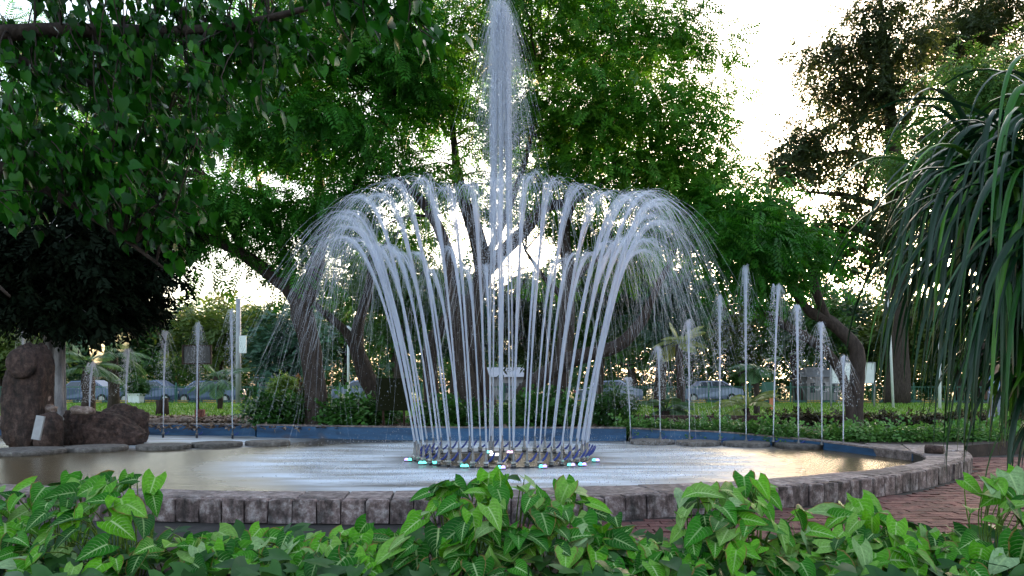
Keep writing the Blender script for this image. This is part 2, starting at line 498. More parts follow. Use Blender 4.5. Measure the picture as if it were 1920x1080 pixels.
def strap_mat():
    t = NT('strap_leaf')
    oi = t.n('ObjectInfo'); uvn = t.n('TexCoord'); sp = t.n('SeparateXYZ'); t.l(uvn.outputs['UV'], sp.inputs[0])
    c = t.ramp(oi.outputs['Random'], [(0.0, (0.006, 0.030, 0.012)), (0.45, (0.012, 0.062, 0.016)), (0.7, (0.028, 0.125, 0.012)), (0.95, (0.08, 0.22, 0.02)), (1.0, (0.16, 0.15, 0.05))])
    mp = t.n('Mapping'); mp.inputs['Scale'].default_value = (26, 1.2, 1); t.l(uvn.outputs['UV'], mp.inputs['Vector'])
    f = t.noise(mp.outputs[0], 1.0, 3, 0.5)
    c = t.mix(1.0, c, t.ramp(f, [(0.3, 0.7), (0.7, 1.3)]), 'MULTIPLY')
    tipf = t.n('MapRange'); t.l(t.math('ADD', sp.outputs[1], t.math('MULTIPLY', oi.outputs['Random'], 0.12)), tipf.inputs[0]); tipf.inputs[1].default_value = 0.98; tipf.inputs[2].default_value = 1.06
    c = t.mix(tipf.outputs[0], c, (0.14, 0.10, 0.05))
    t.base(c); t.set(Roughness=0.30)
    t.b.inputs['Specular IOR Level'].default_value = 0.42
    tr = t.n('BsdfTranslucent'); t.l(c, tr.inputs['Color'])
    mx = t.n('MixShader'); mx.inputs[0].default_value = 0.22
    t.l(t.b.outputs[0], mx.inputs[1]); t.l(tr.outputs[0], mx.inputs[2]); t.l(mx.outputs[0], t.o.inputs['Surface'])
    return t.m
M['strap'] = strap_mat()

def emit_mat(name, c, s):
    t = NT(name)
    t.base((0.1, 0.1, 0.1))
    t.b.inputs['Emission Color'].default_value = (*c, 1); t.b.inputs['Emission Strength'].default_value = s
    return t.m
M['led_cyan'] = emit_mat('cyan_led', (0.10, 0.95, 0.85), 0.45)
M['led_violet'] = emit_mat('violet_led', (0.35, 0.25, 1.0), 0.5)
M['led_white'] = emit_mat('white_led', (0.85, 0.95, 0.95), 0.35)
M['led_pink'] = emit_mat('pink_led', (1.0, 0.55, 0.85), 0.3)

def shirt_mat():
    t = NT('blue_patterned_cloth')
    f = t.noise(t.coord(), 18, 3, 0.5)
    t.base(t.ramp(f, [(0.42, (0.06, 0.12, 0.32)), (0.58, (0.42, 0.50, 0.64))])); t.set(Roughness=0.85)
    return t.m
M['shirt'] = shirt_mat()
M['trousers'] = plain('pale_trousers', (0.32, 0.33, 0.42), 0.85)
M['skin'] = plain('skin', (0.22, 0.12, 0.08), 0.55, 0, 0.08)
M['hair'] = plain('hair', (0.012, 0.010, 0.010), 0.5)

# ------------------------------------------------------------------ the setting: ground, lawn, road
WZ, RIM = 0.10, 0.263
def sheet(name, pts, z, mat, kind='structure', parent=None):
    v = [(p[0], p[1], z if np.isscalar(z) else z[i]) for i, p in enumerate(pts)]
    o = mobj(name, v, [list(range(len(v)))], mat, parent)
    if kind and not parent: o['kind'] = kind
    return o
sheet('ground', [(-900, -60), (900, -60), (900, 1500), (-900, 1500)], -0.06, M['soil'])
sheet('path', [(-14, 7.0), (14, 7.0), (16, 22.6), (9.4, 17.0), (6, 12.8), (3, 8.8), (-14, 8.6)][:4] + [(9.4, 16.9), (-14, 16.9)], -0.004, M['mortar'])

# pool outline (metres), from the near left round by the right tip and back along the far wall
front_in = np.array([(-12.9, 13.2), (-9.6, 10.9), (-6.63, 9.95), (-4.8, 9.49), (-2.99, 9.19), (-1.65, 9.19), (-0.16, 9.33), (0.65, 9.55), (1.8, 9.83), (2.57, 10.05),
                     (3.33, 10.38), (5.39, 11.65), (6.5, 12.7), (7.0, 13.5), (7.3, 14.5)])
front_out = np.array([(-13.6, 12.6), (-9.9, 10.2), (-5.8, 9.02), (-3.88, 8.67), (-2.6, 8.53), (-1.53, 8.50), (0.52, 8.57), (1.40, 8.84), (2.36, 9.19), (3.08, 9.50),
                      (4.20, 10.10), (5.44, 11.0), (6.4, 11.9), (7.74, 13.4), (8.55, 15.0)])
back_in = np.array([(7.3, 14.5), (7.05, 15.6), (6.46, 17.6), (5.14, 18.9), (2.95, 19.65), (2.8, 19.55), (-1.05, 19.6), (-3.5, 20.0), (-6.7, 20.9), (-6.9, 21.4), (-10.6, 22.0), (-17.0, 21.6)])
back_top = np.array([0.263, 0.268, 0.29, 0.37, 0.42, 0.44, 0.44, 0.44, 0.44, 0.42, 0.42, 0.42])

wat = [tuple(p) for p in front_in] + [tuple(p) for p in back_in[1:]] + [(-17, 15)]
water = sheet('water', wat, WZ, M['water'])

# raised planting bed and lawn behind the pool
bo = [(-40, 21.9), (-17, 21.85)] + [tuple(p + np.array([0.02, 0.25])) for p in back_in[::-1][1:9]] + [(5.25, 19.12), (6.68, 17.75), (7.45, 16.75), (9.3, 16.3), (14, 18.6), (40, 19.0)]
bed_pts = bo + [(40, 28), (-40, 30)]
sheet('planting_bed', bed_pts, [0.34] * (len(bo) - 6) + [0.31, 0.25, 0.24, 0.24, 0.34, 0.34] + [0.32, 0.32], M['soil'])
mobj('bed_edge', [(9.3, 16.29, -0.05), (14, 18.58, -0.05), (40, 18.98, -0.05), (9.3, 16.29, 0.239), (14, 18.58, 0.345), (40, 18.98, 0.345)], [[0, 1, 4, 3], [1, 2, 5, 4]], M['soil'])['kind'] = 'structure'
sheet('lawn', [(-70, 27), (70, 27), (70, 47.6), (-70, 47.6)], 0.36, M['lawn'])
sheet('bare_strip', [(-34, 24.8), (-6.5, 24.6), (-6.0, 27.9), (-12, 29.4), (-34, 31.0)], 0.366, M['bare_earth'])
sheet('bare_strip', [(2.5, 23.5), (12, 23.0), (10, 28.6), (5, 30.0), (2.5, 29.0)], 0.366, M['bare_earth'])
sheet('road', [(-120, 50.2), (120, 50.2), (120, 60), (-120, 60)], 0.12, M['asphalt'])
sheet('far_verge', [(-160, 60), (160, 60), (160, 110), (-160, 110)], 0.2, M['lawn'])

# painted kerb, block by block
kerb = mobj('kerb', [(-70, 49.95, 0.0), (70, 49.95, 0.0), (70, 50.2, 0.0), (-70, 50.2, 0.0), (-70, 49.95, 0.40), (70, 49.95, 0.40), (70, 50.2, 0.40), (-70, 50.2, 0.40)],
            [[0, 1, 5, 4], [4, 5, 6, 7], [2, 3, 7, 6]], M['asphalt']); kerb['kind'] = 'structure'
mb = MB(); mb.box((0, 0, 0), (0.86, 0.26, 0.36), 0, 0.98)
kd = [mesh_data('kerb_block', np.concatenate(mb.v), mb.f, M[k]) for k in ('kerb_yellow', 'kerb_black')]
for i in range(66):
    x = -31.5 + i * 0.9
    obj('kerb_block', kd[i % 2], kerb, (x, 49.90, 0.31))

# ------------------------------------------------------------------ pool wall: blocks, coping, far blue wall
pool_wall = empty('pool_wall', (0, 9, 0))
tag(pool_wall, 'low curved stone wall with pale coping round the near side of the pool', 'wall')
inv = Vector((0, 9, 0))
NS = 200
so = smooth_path(front_out, 8); si = smooth_path(front_in, 8)
so = so[(so[:, 0] > -11)]
core = MB()
o_r = resample(so, 0.26)
def offset_line(l, dist):
    t = np.gradient(l, axis=0); t /= np.linalg.norm(t, axis=1, keepdims=True)
    return l + np.stack([-t[:, 1], t[:, 0]], axis=1) * dist
mid_l = offset_line(o_r, 0.15)
# nearest inner point for every outer point
si_f = resample(si, 0.05)
tt = np.linspace(0, 1, len(o_r))
inner_idx = []
last = 0
for p in o_r:
    dd = np.linalg.norm(si_f - p, axis=1); k = int(np.argmin(dd)); k = max(k, last); last = k; inner_idx.append(k)
i_r = si_f[inner_idx]
i_r[-1] = np.array([7.3, 14.5])
# core under the stones
cv = []; cf = []
c_o = offset_line(o_r, 0.04)
for k in range(len(o_r)):
    cv += [(*c_o[k], -0.04), (*c_o[k], 0.235), (*i_r[k], 0.235), (*i_r[k], -0.04)]
    if k:
        a = (k - 1) * 4; b = k * 4
        cf += [[a, b, b + 1, a + 1], [a + 1, b + 1, b + 2, a + 2], [a + 2, b + 2, b + 3, a + 3]]
mobj('wall_core', np.array(cv) - np.array([0, 9, 0]), cf, M['mortar'], pool_wall)

def prism(q, z0, z1, ch, name, mat, parent, off, jit=0.006):
    """a stone from a plan quad with chamfered top, slightly uneven"""
    q = np.asarray(q, dtype=float); c = q.mean(axis=0)
    n = len(q)
    j = lambda: rng.normal(0, jit, (n, 2))
    q1 = q + j()
    in1 = c + (q1 - c) * (1 - ch / (np.linalg.norm(q1 - c, axis=1, keepdims=True) + 1e-6))
    v = [(*p, z0) for p in q + j()] + [(*p, z1 - ch * 0.8 + rng.normal(0, jit * 0.5)) for p in q1] + [(*p, z1 + rng.normal(0, jit * 0.6)) for p in in1]
    f = []
    for r in range(2):
        for k in range(n):
            k2 = (k + 1) % n
            f.append([r * n + k, r * n + k2, (r + 1) * n + k2, (r + 1) * n + k])
    f.append([2 * n + k for k in range(n)])
    return mobj(name, np.array(v) - np.array(off), f, mat, parent)

for k in range(len(o_r) - 1):
    a, b = o_r[k], o_r[k + 1]
    t = (b - a) / np.linalg.norm(b - a); nrm = np.array([-t[1], t[0]])
    g = 0.007
    pr = rng.uniform(-0.012, 0.014)
    q = [a + t * g + nrm * pr, b - t * g + nrm * pr, mid_l[k + 1] - t * g, mid_l[k] + t * g]
    prism(q, 0.0 + rng.uniform(-0.01, 0.012), RIM - 0.004, 0.018, 'stone_block', M['block'], pool_wall, (0, 9, 0))
for k in range(0, len(o_r) - 2, 2):
    k2 = min(k + 2, len(o_r) - 1)
    a, b, c, d = mid_l[k], mid_l[k2], i_r[k2], i_r[k]
    ctr = (a + b + c + d) / 4
    q = [p + (ctr - p) / np.linalg.norm(ctr - p) * 0.007 for p in (a, b, c, d)]
    if np.linalg.norm(c - d) < 0.03: continue
    prism(q, 0.15, RIM + 0.004, 0.012, 'coping_slab', M['coping'], pool_wall, (0, 9, 0), 0.005)
# tip of the pool: wide slabs between the right corner and the far wall
tip = [[(7.3, 14.5), (8.5, 14.95), (9.15, 16.1), (7.95, 16.2)], [(7.28, 14.52), (7.93, 16.22), (7.35, 16.6), (7.05, 15.6)]]
for q in tip: prism(q, 0.0, RIM + 0.006, 0.015, 'coping_slab', M['coping'], pool_wall, (0, 9, 0), 0.003)
mb = MB(); v_, f_ = tube([(0, 0, 0), (0.06, -0.05, 0.0), (0.22, -0.2, 0.01)], [0.085, 0.09, 0.07], 10); mb.add(v_, f_)
o = mb.build('drain_stone', M['rock'], None, True, tuple(G(1735, 850, RIM) + np.array([0, 0, 0.07])))
tag(o, 'short dark round stub lying on the coping at the right tip of the pool', 'stone')

far_wall = empty('far_pool_wall', (0, 19.6, 0))
tag(far_wall, 'low blue painted concrete wall closing the far side of the pool', 'wall')
secs = [(0, 5), (5, 8), (8, 10), (10, 12)]
for si_, (a, b) in enumerate([(0, 5), (5, 9), (9, 12)]):
    seg = back_in[a:b]; zt = back_top[a:b]
    l = resample(np.column_stack([seg, zt]), 0.5)
    line = l[:, :2]; z = l[:, 2]
    t = np.gradient(line, axis=0); t /= np.linalg.norm(t, axis=1, keepdims=True)
    n = np.stack([t[:, 1], -t[:, 0]], axis=1)           # away from the pool
    n = np.where((n[:, 1:2] < 0) & (np.abs(n[:, 1:2]) > 0.3), -n, n)
    vv = []; ff = []
    for k in range(len(line)):
        p0 = line[k]; p1 = line[k] + n[k] * 0.24
        vv += [(*p0, -0.05), (*p0, z[k] - 0.03), (*p1, z[k] - 0.03), (*p1, -0.05)]
        if k:
            A = (k - 1) * 4; B = k * 4
            ff += [[A, B, B + 1, A + 1], [A + 1, B + 1, B + 2, A + 2], [A + 2, B + 2, B + 3, A + 3]]
    ff += [[0, 1, 2, 3], [len(vv) - 4, len(vv) - 1, len(vv) - 2, len(vv) - 3]]
    mobj('wall_panel', np.array(vv) - np.array([0, 19.6, 0]), ff, M['blue_wall'], far_wall)
    vv = []; ff = []
    for k in range(len(line)):
        p0 = line[k] - n[k] * 0.015; p1 = line[k] + n[k] * 0.26
        zz = z[k] + rng.normal(0, 0.003)
        vv += [(*p0, zz - 0.03), (*p0, zz), (*p1, zz), (*p1, zz - 0.03)]
        if k:
            A = (k - 1) * 4; B = k * 4
            ff += [[A, B, B + 1, A + 1], [A + 1, B + 1, B + 2, A + 2], [A + 2, B + 2, B + 3, A + 3], [A + 3, B + 3, B, A]]
    mobj('capping', np.array(vv) - np.array([0, 19.6, 0]), ff, M['coping'], far_wall)
link = MB()
link.box((7.0, 15.9, 0.12), (0.3, 0.3, 0.24)); 

# ------------------------------------------------------------------ red pavers on the path to the right
path = [o for o in bpy.data.objects if o.name == 'path'][0]
n_b = 0
bm_ = MB(); bm_.box((0, 0, 0), (0.31, 0.148, 0.06), 0, 0.97)
pav = mesh_data('paver', np.concatenate(bm_.v), bm_.f, M['brick'])
def path_side(x, y):
    """distance outside the pool wall"""
    return np.min(np.linalg.norm(so - np.array([x, y]), axis=1))
cand = []
for row in range(60):
    y = 7.3 + row * 0.158
    for c in range(60):
        x = -4 + c * 0.32 + (0.16 if row % 2 else 0)
        px = 960 + F * x / y
        yy = np.interp(x, so[:, 0], so[:, 1]) if x < 8.5 else 99
        if y > yy - 0.12 and x < 8.6: continue
        if px > 1935 or px < 780: continue
        py = 720 + 1.5 * F / y
        if py > 1050 or (x > 8.6 and y > 16.2): continue
        cand.append((x, y, px))
cand.sort(key=lambda k: -k[2])
sel = [c for c in cand if c[0] > 1.0][:560]
keep = sel[:300]; rest = [c for c in cand if c not in keep]
for x, y, _ in keep:
    o = obj('paver', pav, path, (x + rng.normal(0, 0.003), y + rng.normal(0, 0.002), -0.02 + rng.normal(0, 0.003)))
    o.rotation_euler = (rng.normal(0, 0.008), rng.normal(0, 0.008), rng.normal(0, 0.008))
mb = MB()
for x, y, _ in rest: mb.box((x, y, -0.02 + rng.normal(0, 0.003)), (0.31, 0.148, 0.06), rng.normal(0, 0.008), 0.97)
if mb.v:
    o = mb.build('paver_mass', M['brick'], path); o['kind'] = 'stuff'

# ------------------------------------------------------------------ foliage makers
def leaf_quad(L, W, bend=0.0, base=0.0):
    """one leaf as a folded rhombus: 4 verts, 2 tris (quad)"""
    return np.array([(0, base, 0), (W / 2, base + L * 0.45, bend), (0, base + L, -bend), (-W / 2, base + L * 0.45, bend)])

def spray_pinnate(pairs=6, L=0.36, l=0.10, w=0.034):
    v = []; f = []
    for k in range(pairs):
        y = L * (0.15 + 0.8 * k / (pairs - 1)); z = -0.22 * (y / L) ** 2 * L
        for s in (-1, 1):
            a = s * (1.0 - 0.25 * k / pairs)
            q = leaf_quad(l * (1 - 0.25 * abs(k / pairs - 0.4)), w, 0.006)
            ca, sa = math.cos(a), math.sin(a)
            q = np.column_stack([q[:, 0] * ca + q[:, 1] * sa, -q[:, 0] * sa + q[:, 1] * ca, q[:, 2] - 0.35 * q[:, 1]])
            q += np.array([0, y, z])
            f.append([len(v) + i for i in range(4)]); v += q.tolist()
    q = leaf_quad(l, w, 0.006) + np.array([0, L * 0.97, -0.22 * L]); f.append([len(v) + i for i in range(4)]); v += q.tolist()
    return np.array(v), np.array(f)

def spray_simple(n=7, L=0.3, l=0.13, w=0.06, seed=1):
    r = np.random.default_rng(seed)
    v = []; f = []
    for k in range(n):
        y = L * k / n
        a = (1 if k % 2 else -1) * r.uniform(0.5, 1.2); tilt = r.uniform(-0.6, 0.3)
        q = leaf_quad(l * r.uniform(0.75, 1.15), w * r.uniform(0.8, 1.2), 0.01)
        q[:, 2] += q[:, 1] * tilt
        ca, sa = math.cos(a), math.sin(a)
        q = np.column_stack([q[:, 0] * ca + q[:, 1] * sa, -q[:, 0] * sa + q[:, 1] * ca, q[:, 2]]) + np.array([0, y, -0.15 * y])
        f.append([len(v) + i for i in range(4)]); v += q.tolist()
    return np.array(v), np.array(f)

def basis(yd, up):
    """rotation matrices (N,3,3), columns x,y,z with y along yd and z close to up"""
    y = yd / (np.linalg.norm(yd, axis=1, keepdims=True) + 1e-9)
    x = np.cross(y, up); x /= np.linalg.norm(x, axis=1, keepdims=True) + 1e-9
    z = np.cross(x, y)
    return np.stack([x, y, z], axis=2)

def scatter(template, pos, rot, scale, tone):
    tv, tf = template
    n = len(pos)
    v = np.einsum('nij,kj->nki', rot, tv) * scale[:, None, None] + pos[:, None, :]
    f = (tf[None, :, :] + (np.arange(n) * len(tv))[:, None, None]).reshape(-1, tf.shape[1])
    tn = np.repeat(tone, len(tv)) + rng.normal(0, 0.06, n * len(tv))
    return v.reshape(-1, 3), f, np.clip(tn, 0, 1)

def ellipsoid_points(c, rad, n, power=0.45):
    d = rng.normal(size=(n, 3)); d /= np.linalg.norm(d, axis=1, keepdims=True)
    return c + d * (rng.uniform(0, 1, n) ** power)[:, None] * rad, d

T_NEEM = spray_pinnate(6, 0.40, 0.125, 0.042)
T_NEEM_S = spray_pinnate(4, 0.36, 0.15, 0.055)
T_SIMPLE = spray_simple(8, 0.34, 0.15, 0.065, 3)
T_FAR = spray_simple(7, 0.9, 0.42, 0.2, 5)
T_LACY = spray_simple(9, 0.75, 0.30, 0.12, 6)
T_HEART = spray_simple(5, 0.5, 0.15, 0.11, 9)

def leaf_mass(centres, sub_r, per, template, size, droop=0.35, flat=0.6, tone_mu=0.5):
    """sprays gathered round each centre"""
    n = len(centres) * per
    c = np.repeat(centres, per, axis=0)
    d = rng.normal(size=(n, 3)); d /= np.linalg.norm(d, axis=1, keepdims=True)
    rr = np.repeat(sub_r, per) if not np.isscalar(sub_r) else np.full(n, sub_r)
    pos = c + d * (rr * rng.uniform(0, 1, n) ** 0.5)[:, None] * np.array([1, 1, flat])
    yd = d * np.array([1, 1, 0.5]) + np.array([0, 0, -droop]) + rng.normal(0, 0.3, (n, 3))
    up = np.array([0, 0, 1.0]) + rng.normal(0, 0.35, (n, 3))
    rot = basis(yd, up)
    sc = size * rng.uniform(0.7, 1.25, n)
    ctone = np.repeat(rng.normal(tone_mu, 0.17, len(centres)), per)
    return scatter(template, pos, rot, sc, np.clip(ctone + rng.normal(0, 0.13, n), 0, 1))

def tree(name, label, cat, limbs, clumps, template, size, mat, bark='bark', group=None, per=22, sub=0.75, density=1.0, twig_r=0.03, sides=10, droop=0.35, rough=0.22, seed=0.0, trunk_name='trunk', flat=0.6):
    """limbs: lists of (px, py, depth, radius); clumps: (px, py, rx, ry, depth, depth radius, sub-clumps)"""
    base = P(*limbs[0][0][:3]); root = empty(name, (base[0], base[1], 0.3))
    tag(root, label, cat, group)
    off = np.array([base[0], base[1], 0.3])
    tv = []; tf = []; n0 = 0; samples = []
    for k, lm in enumerate(limbs):
        pts = np.array([[*P(a, b, c), r] for a, b, c, r in lm])
        sp = smooth_path(pts, 5)
        if k == 0: sp[0, 2] = min(sp[0, 2], 0.25)
        v, f = tube(sp[:, :3], np.maximum(sp[:, 3], 0.008), sides, True, rough, seed + k * 3.1)
        tv.append(v); tf += [[i + n0 for i in q] for q in f]; n0 += len(v)
        samples.append(sp[len(sp) // 3 if k == 0 else 0:])
    mobj(trunk_name, np.concatenate(tv) - off, tf, M[bark], root, True)
    samples = np.concatenate(samples)
    cs = []
    for (px, py, rx, ry, d, rd, n) in clumps:
        c = P(px, py, d); rad = np.array([rx * d / F, rd, ry * d / F])
        q, _ = ellipsoid_points(c, rad, max(2, int(n * density)))
        cs.append(q)
    cs = np.concatenate(cs)
    # twigs reach from the nearest limb into every second sub-clump
    bv = []; bf = []; n0 = 0
    for c in cs[::2]:
        w = np.linalg.norm((samples[:, :3] - c) * np.array([1, 1, 1.2]), axis=1)
        s = samples[int(np.argmin(w))]
        a = s[:3]; L = np.linalg.norm(c - a)
        mid = (a + c) / 2 + rng.normal(0, 0.09 * L, 3) + np.array([0, 0, 0.10 * L])
        q = smooth_path([a, mid, c], 4)
        r0 = min(twig_r * (0.6 + 0.25 * L), s[3] * 0.7 + 0.004)
        v, f = tube(q, np.linspace(r0, twig_r * 0.22, len(q)), 4, False)
        bv.append(v); bf.append(np.array(f) + n0); n0 += len(v)
    mobj('branch_work', np.concatenate(bv) - off, np.concatenate(bf), M[bark], root)['kind'] = 'stuff'
    v, f, tn = leaf_mass(cs, sub * rng.uniform(0.7, 1.3, len(cs)), per, template, size, droop, flat)
    cr = mobj('crown', v - off, f, M[mat], root, False, None, tn); cr['kind'] = 'stuff'
    return root

# ------------------------------------------------------------------ the trees round the pool
D = 23.0
tree('neem_tree', 'large multi-stemmed tree with feathery green crown directly behind the fountain', 'tree',
     [[(905, 812, D, .34), (878, 730, D, .30), (860, 640, D, .27), (850, 560, D - .3, .24), (838, 470, D - .6, .18), (800, 390, D - 1, .13), (740, 330, D - 1.5, .08)],
      [(930, 812, D + .4, .26), (912, 745, D + .4, .25), (886, 640, D + .4, .25), (888, 570, D + .3, .25), (905, 510, D + .2, .26), (890, 430, D, .22), (862, 350, D, .16), (850, 250, D, .09), (840, 120, D, .05)],
      [(905, 512, D + .2, .22), (950, 465, D, .2), (985, 430, D, .18), (1020, 390, D - .2, .16), (1075, 375, D - .4, .12), (1150, 330, D - .8, .08), (1220, 280, D - 1, .05)],
      [(955, 812, D - .2, .26), (975, 750, D - .2, .25), (1006, 715, D - .2, .24), (1067, 676, D - .3, .22), (1159, 648, D - .4, .19), (1205, 600, D - .5, .15), (1222, 560, D - .5, .1), (1260, 480, D - .6, .07), (1290, 400, D - .6, .04)],
      [(1042, 812, D + 1, .3), (1050, 700, D + 1, .27), (1060, 630, D + 1, .24), (1066, 510, D + .8, .2), (1058, 430, D + .5, .16), (1090, 330, D, .12), (1120, 200, D, .08), (1150, 60, D, .05)],
      [(815, 812, D + 1.5, .26), (808, 720, D + 1.5, .25), (808, 650, D + 1.5, .22), (835, 605, D + 1.2, .2), (870, 560, D + .6, .17)],
      [(1060, 560, D + .9, .1), (1020, 520, D + 1, .07), (985, 470, D + 1, .04)],
      [(1062, 540, D + .9, .1), (1100, 500, D + 1, .07), (1150, 470, D + 1, .04)],
      [(905, 500, D, .12), (950, 400, D - .5, .1), (990, 280, D - 1, .07), (1010, 140, D - 1, .04)]],
     [(1010, 60, 130, 90, D - 1, 2.2, 34), (1170, 70, 130, 90, D - .5, 2.2, 34), (1270, 60, 70, 60, D, 1.6, 7), (1100, 190, 150, 90, D - 1, 2.2, 42), (1250, 220, 90, 90, D - 1, 2, 18),
      (1010, 230, 110, 70, D - .5, 2, 24), (1200, 330, 130, 60, D - 1, 2, 30), (1310, 330, 80, 70, D - 1, 1.8, 16), (1080, 310, 110, 45, D - .5, 2, 18), (1270, 400, 90, 60, D - 1, 1.8, 22),
      (880, 60, 90, 80, D, 2, 16), (850, 200, 90, 90, D, 2, 22), (840, 310, 80, 45, D - .5, 1.6, 10), (1080, -60, 220, 60, D, 2.5, 40), (1330, 410, 50, 50, D - 1, 1.4, 10),
      (1340, 150, 36, 16, D - .5, .8, 3), (1345, 60, 30, 24, D - .5, .8, 3), (1330, 210, 50, 20, D - .5, .8, 3), (960, 380, 90, 40, D + 2.5, 1.5, 13), (1090, 420, 90, 50, D + 2.5, 1.5, 17), (1180, 470, 80, 50, D + 2.5, 1.5, 13), (790, 420, 60, 60, D + 2.5, 1.5, 8), (660, 440, 70, 50, D + 2, 1.5, 9), (1010, 520, 60, 24, D + 3, 1.5, 3)],
     T_NEEM, 1.28, 'neem', per=26, sub=0.85, seed=1.0)

D = 22.0
tree('neem_tree', 'dark vine-clad tree left of the fountain with a long branch reaching left', 'tree',
     [[(597, 815, D, .36), (592, 730, D, .30), (582, 650, D, .29), (565, 585, D, .28), (552, 550, D, .24), (520, 525, D, .2), (460, 480, D - .5, .16), (400, 452, D - 1, .13), (330, 438, D - 1.4, .08)],
      [(568, 590, D, .22), (592, 500, D, .2), (602, 420, D, .17), (595, 300, D, .11), (570, 150, D, .06)],
      [(556, 560, D, .15), (535, 480, D + .5, .12), (500, 390, D + .5, .09), (470, 280, D + .5, .05)],
      [(600, 440, D, .12), (660, 360, D - .5, .1), (720, 240, D - 1, .07), (760, 100, D - 1, .04)],
      [(460, 482, D - .5, .09), (430, 420, D - .5, .07), (400, 340, D - .5, .04)]],
     [(730, 110, 120, 110, D - 1, 2.2, 46), (620, 90, 110, 100, D - 1, 2.2, 40), (600, 230, 130, 80, D - 1, 2, 44), (720, 260, 90, 70, D - 1, 1.8, 24), (500, 150, 110, 120, D, 2, 40),
      (460, 260, 110, 40, D, 2, 14), (440, 380, 100, 50, D - .5, 1.8, 26), (560, 400, 80, 60, D, 1.6, 18), (640, 370, 60, 60, D - .5, 1.6, 16), (330, 400, 80, 60, D - 1, 1.6, 18),
      (620, -60, 240, 60, D, 2.4, 40), (420, 470, 70, 22, D, 1.4, 5), (520, 470, 50, 30, D, 1.4, 7), (790, 150, 50, 90, D - .5, 1.6, 14), (560, 520, 50, 30, D + .5, 1, 5), (300, 160, 130, 120, D + 1, 2, 44), (110, 240, 140, 120, D + 1, 2, 40), (260, 330, 120, 50, D + 1, 2, 22), (60, 120, 110, 80, D + 1.5, 2, 16)],
     T_NEEM, 1.3, 'neem_deep', per=23, sub=0.85, seed=5.0)

D = 25.5
tree('leaning_tree', 'slim leaning tree with forked trunk behind the dark square board', 'tree',
     [[(722, 800, D, .32), (705, 745, D, .28), (682, 690, D, .26), (668, 650, D, .23), (674, 600, D, .18), (690, 550, D, .16), (696, 490, D, .13), (690, 430, D, .1), (670, 380, D, .05)],
      [(668, 655, D, .18), (648, 622, D, .15), (615, 592, D, .11), (590, 568, D, .07), (560, 520, D, .04)],
      [(694, 500, D, .08), (730, 450, D, .06), (770, 420, D, .03)]],
     [(700, 480, 90, 30, D + .5, 1.5, 7), (650, 520, 60, 40, D + 1, 1.5, 9), (760, 520, 40, 40, D + 2, 1.2, 5)], T_NEEM, 1.0, 'grassy', per=22, seed=9.0)

D = 20.6
tree('bent_tree', 'dark bent tree with two arching limbs leaning left at the right of the pool', 'tree',
     [[(1604, 815, D, .21), (1606, 740, D, .18), (1608, 690, D, .175), (1606, 658, D, .18), (1585, 628, D, .16), (1555, 603, D, .15), (1520, 585, D, .13), (1490, 550, D - .3, .09), (1460, 500, D - .5, .05)],
      [(1601, 812, D - .1, .16), (1592, 750, D - .1, .13), (1574, 695, D - .1, .12), (1545, 655, D - .2, .12), (1490, 620, D - .2, .12), (1430, 583, D - .3, .1), (1380, 545, D - .5, .06), (1350, 500, D - .5, .03)],
      [(1552, 602, D, .12), (1535, 560, D, .11), (1522, 510, D, .09), (1505, 440, D, .06), (1480, 380, D, .04)]],
     [(1400, 470, 80, 45, D - .5, 1.5, 20), (1460, 440, 70, 50, D, 1.5, 18), (1350, 430, 70, 50, D - .5, 1.5, 15), (1500, 480, 50, 40, D, 1.3, 9), (1420, 380, 70, 40, D, 1.5, 13), (1400, 545, 55, 22, D - .5, 1, 5),
      (1480, 540, 40, 20, D, 1, 3)],
     T_NEEM, 1.2, 'neem_deep', per=26, sub=0.8, seed=13.0)

D = 46.0
tree('tall_tree', 'tall lacy dark tree against the sunset sky at the right', 'tree',
     [[(1682, 760, D, .75), (1682, 600, D, .62), (1680, 420, D, .5), (1676, 300, D, .42), (1668, 180, D, .3), (1655, 60, D, .18), (1650, -30, D, .08)],
      [(1678, 310, D, .24), (1630, 296, D, .2), (1580, 285, D, .14), (1510, 300, D, .06)],
      [(1670, 190, D, .18), (1600, 160, D, .12), (1550, 110, D, .05)],
      [(1680, 400, D, .24), (1600, 370, D, .16), (1520, 360, D, .08)],
      [(1674, 260, D, .2), (1730, 180, D, .14), (1790, 100, D, .07)],
      [(1682, 480, D, .2), (1630, 440, D, .14), (1560, 420, D, .07)]],
     [(1640, 70, 110, 80, D, 4, 52), (1550, 90, 60, 40, D, 3, 10), (1590, 160, 100, 40, D, 3, 24), (1620, 220, 120, 50, D, 3.5, 34), (1500, 280, 75, 40, D, 3, 22), (1470, 330, 50, 50, D, 2.5, 12),
      (1580, 320, 110, 45, D, 3.5, 26), (1690, 150, 70, 90, D, 3, 22), (1600, 420, 120, 50, D, 3.5, 40), (1520, 470, 70, 40, D, 3, 20), (1660, 480, 90, 40, D, 3, 24), (1460, 400, 40, 40, D, 2, 8), (1700, 330, 60, 60, D, 3, 14)],
     T_LACY, 1.0, 'lacy', per=19, sub=1.1, twig_r=.05, seed=17.0)
D = 55.0
tree('tall_tree', 'dark tree filling the top right corner behind the strap-leaf plant', 'tree',
     [[(1850, 760, D, .6), (1850, 500, D, .5), (1845, 300, D, .4), (1840, 120, D, .25), (1840, 0, D, .1)], [(1845, 300, D, .2), (1790, 200, D, .12), (1760, 90, D, .06)]],
     [(1850, 40, 110, 80, D, 4, 60), (1770, 90, 70, 70, D, 4, 30), (1880, 160, 80, 60, D, 4, 30), (1800, 260, 90, 60, D, 4, 24), (1760, 400, 70, 60, D, 4, 18)], T_LACY, 1.1, 'lacy', per=24, sub=1.3, twig_r=.05, seed=19.0)
D = 30.0
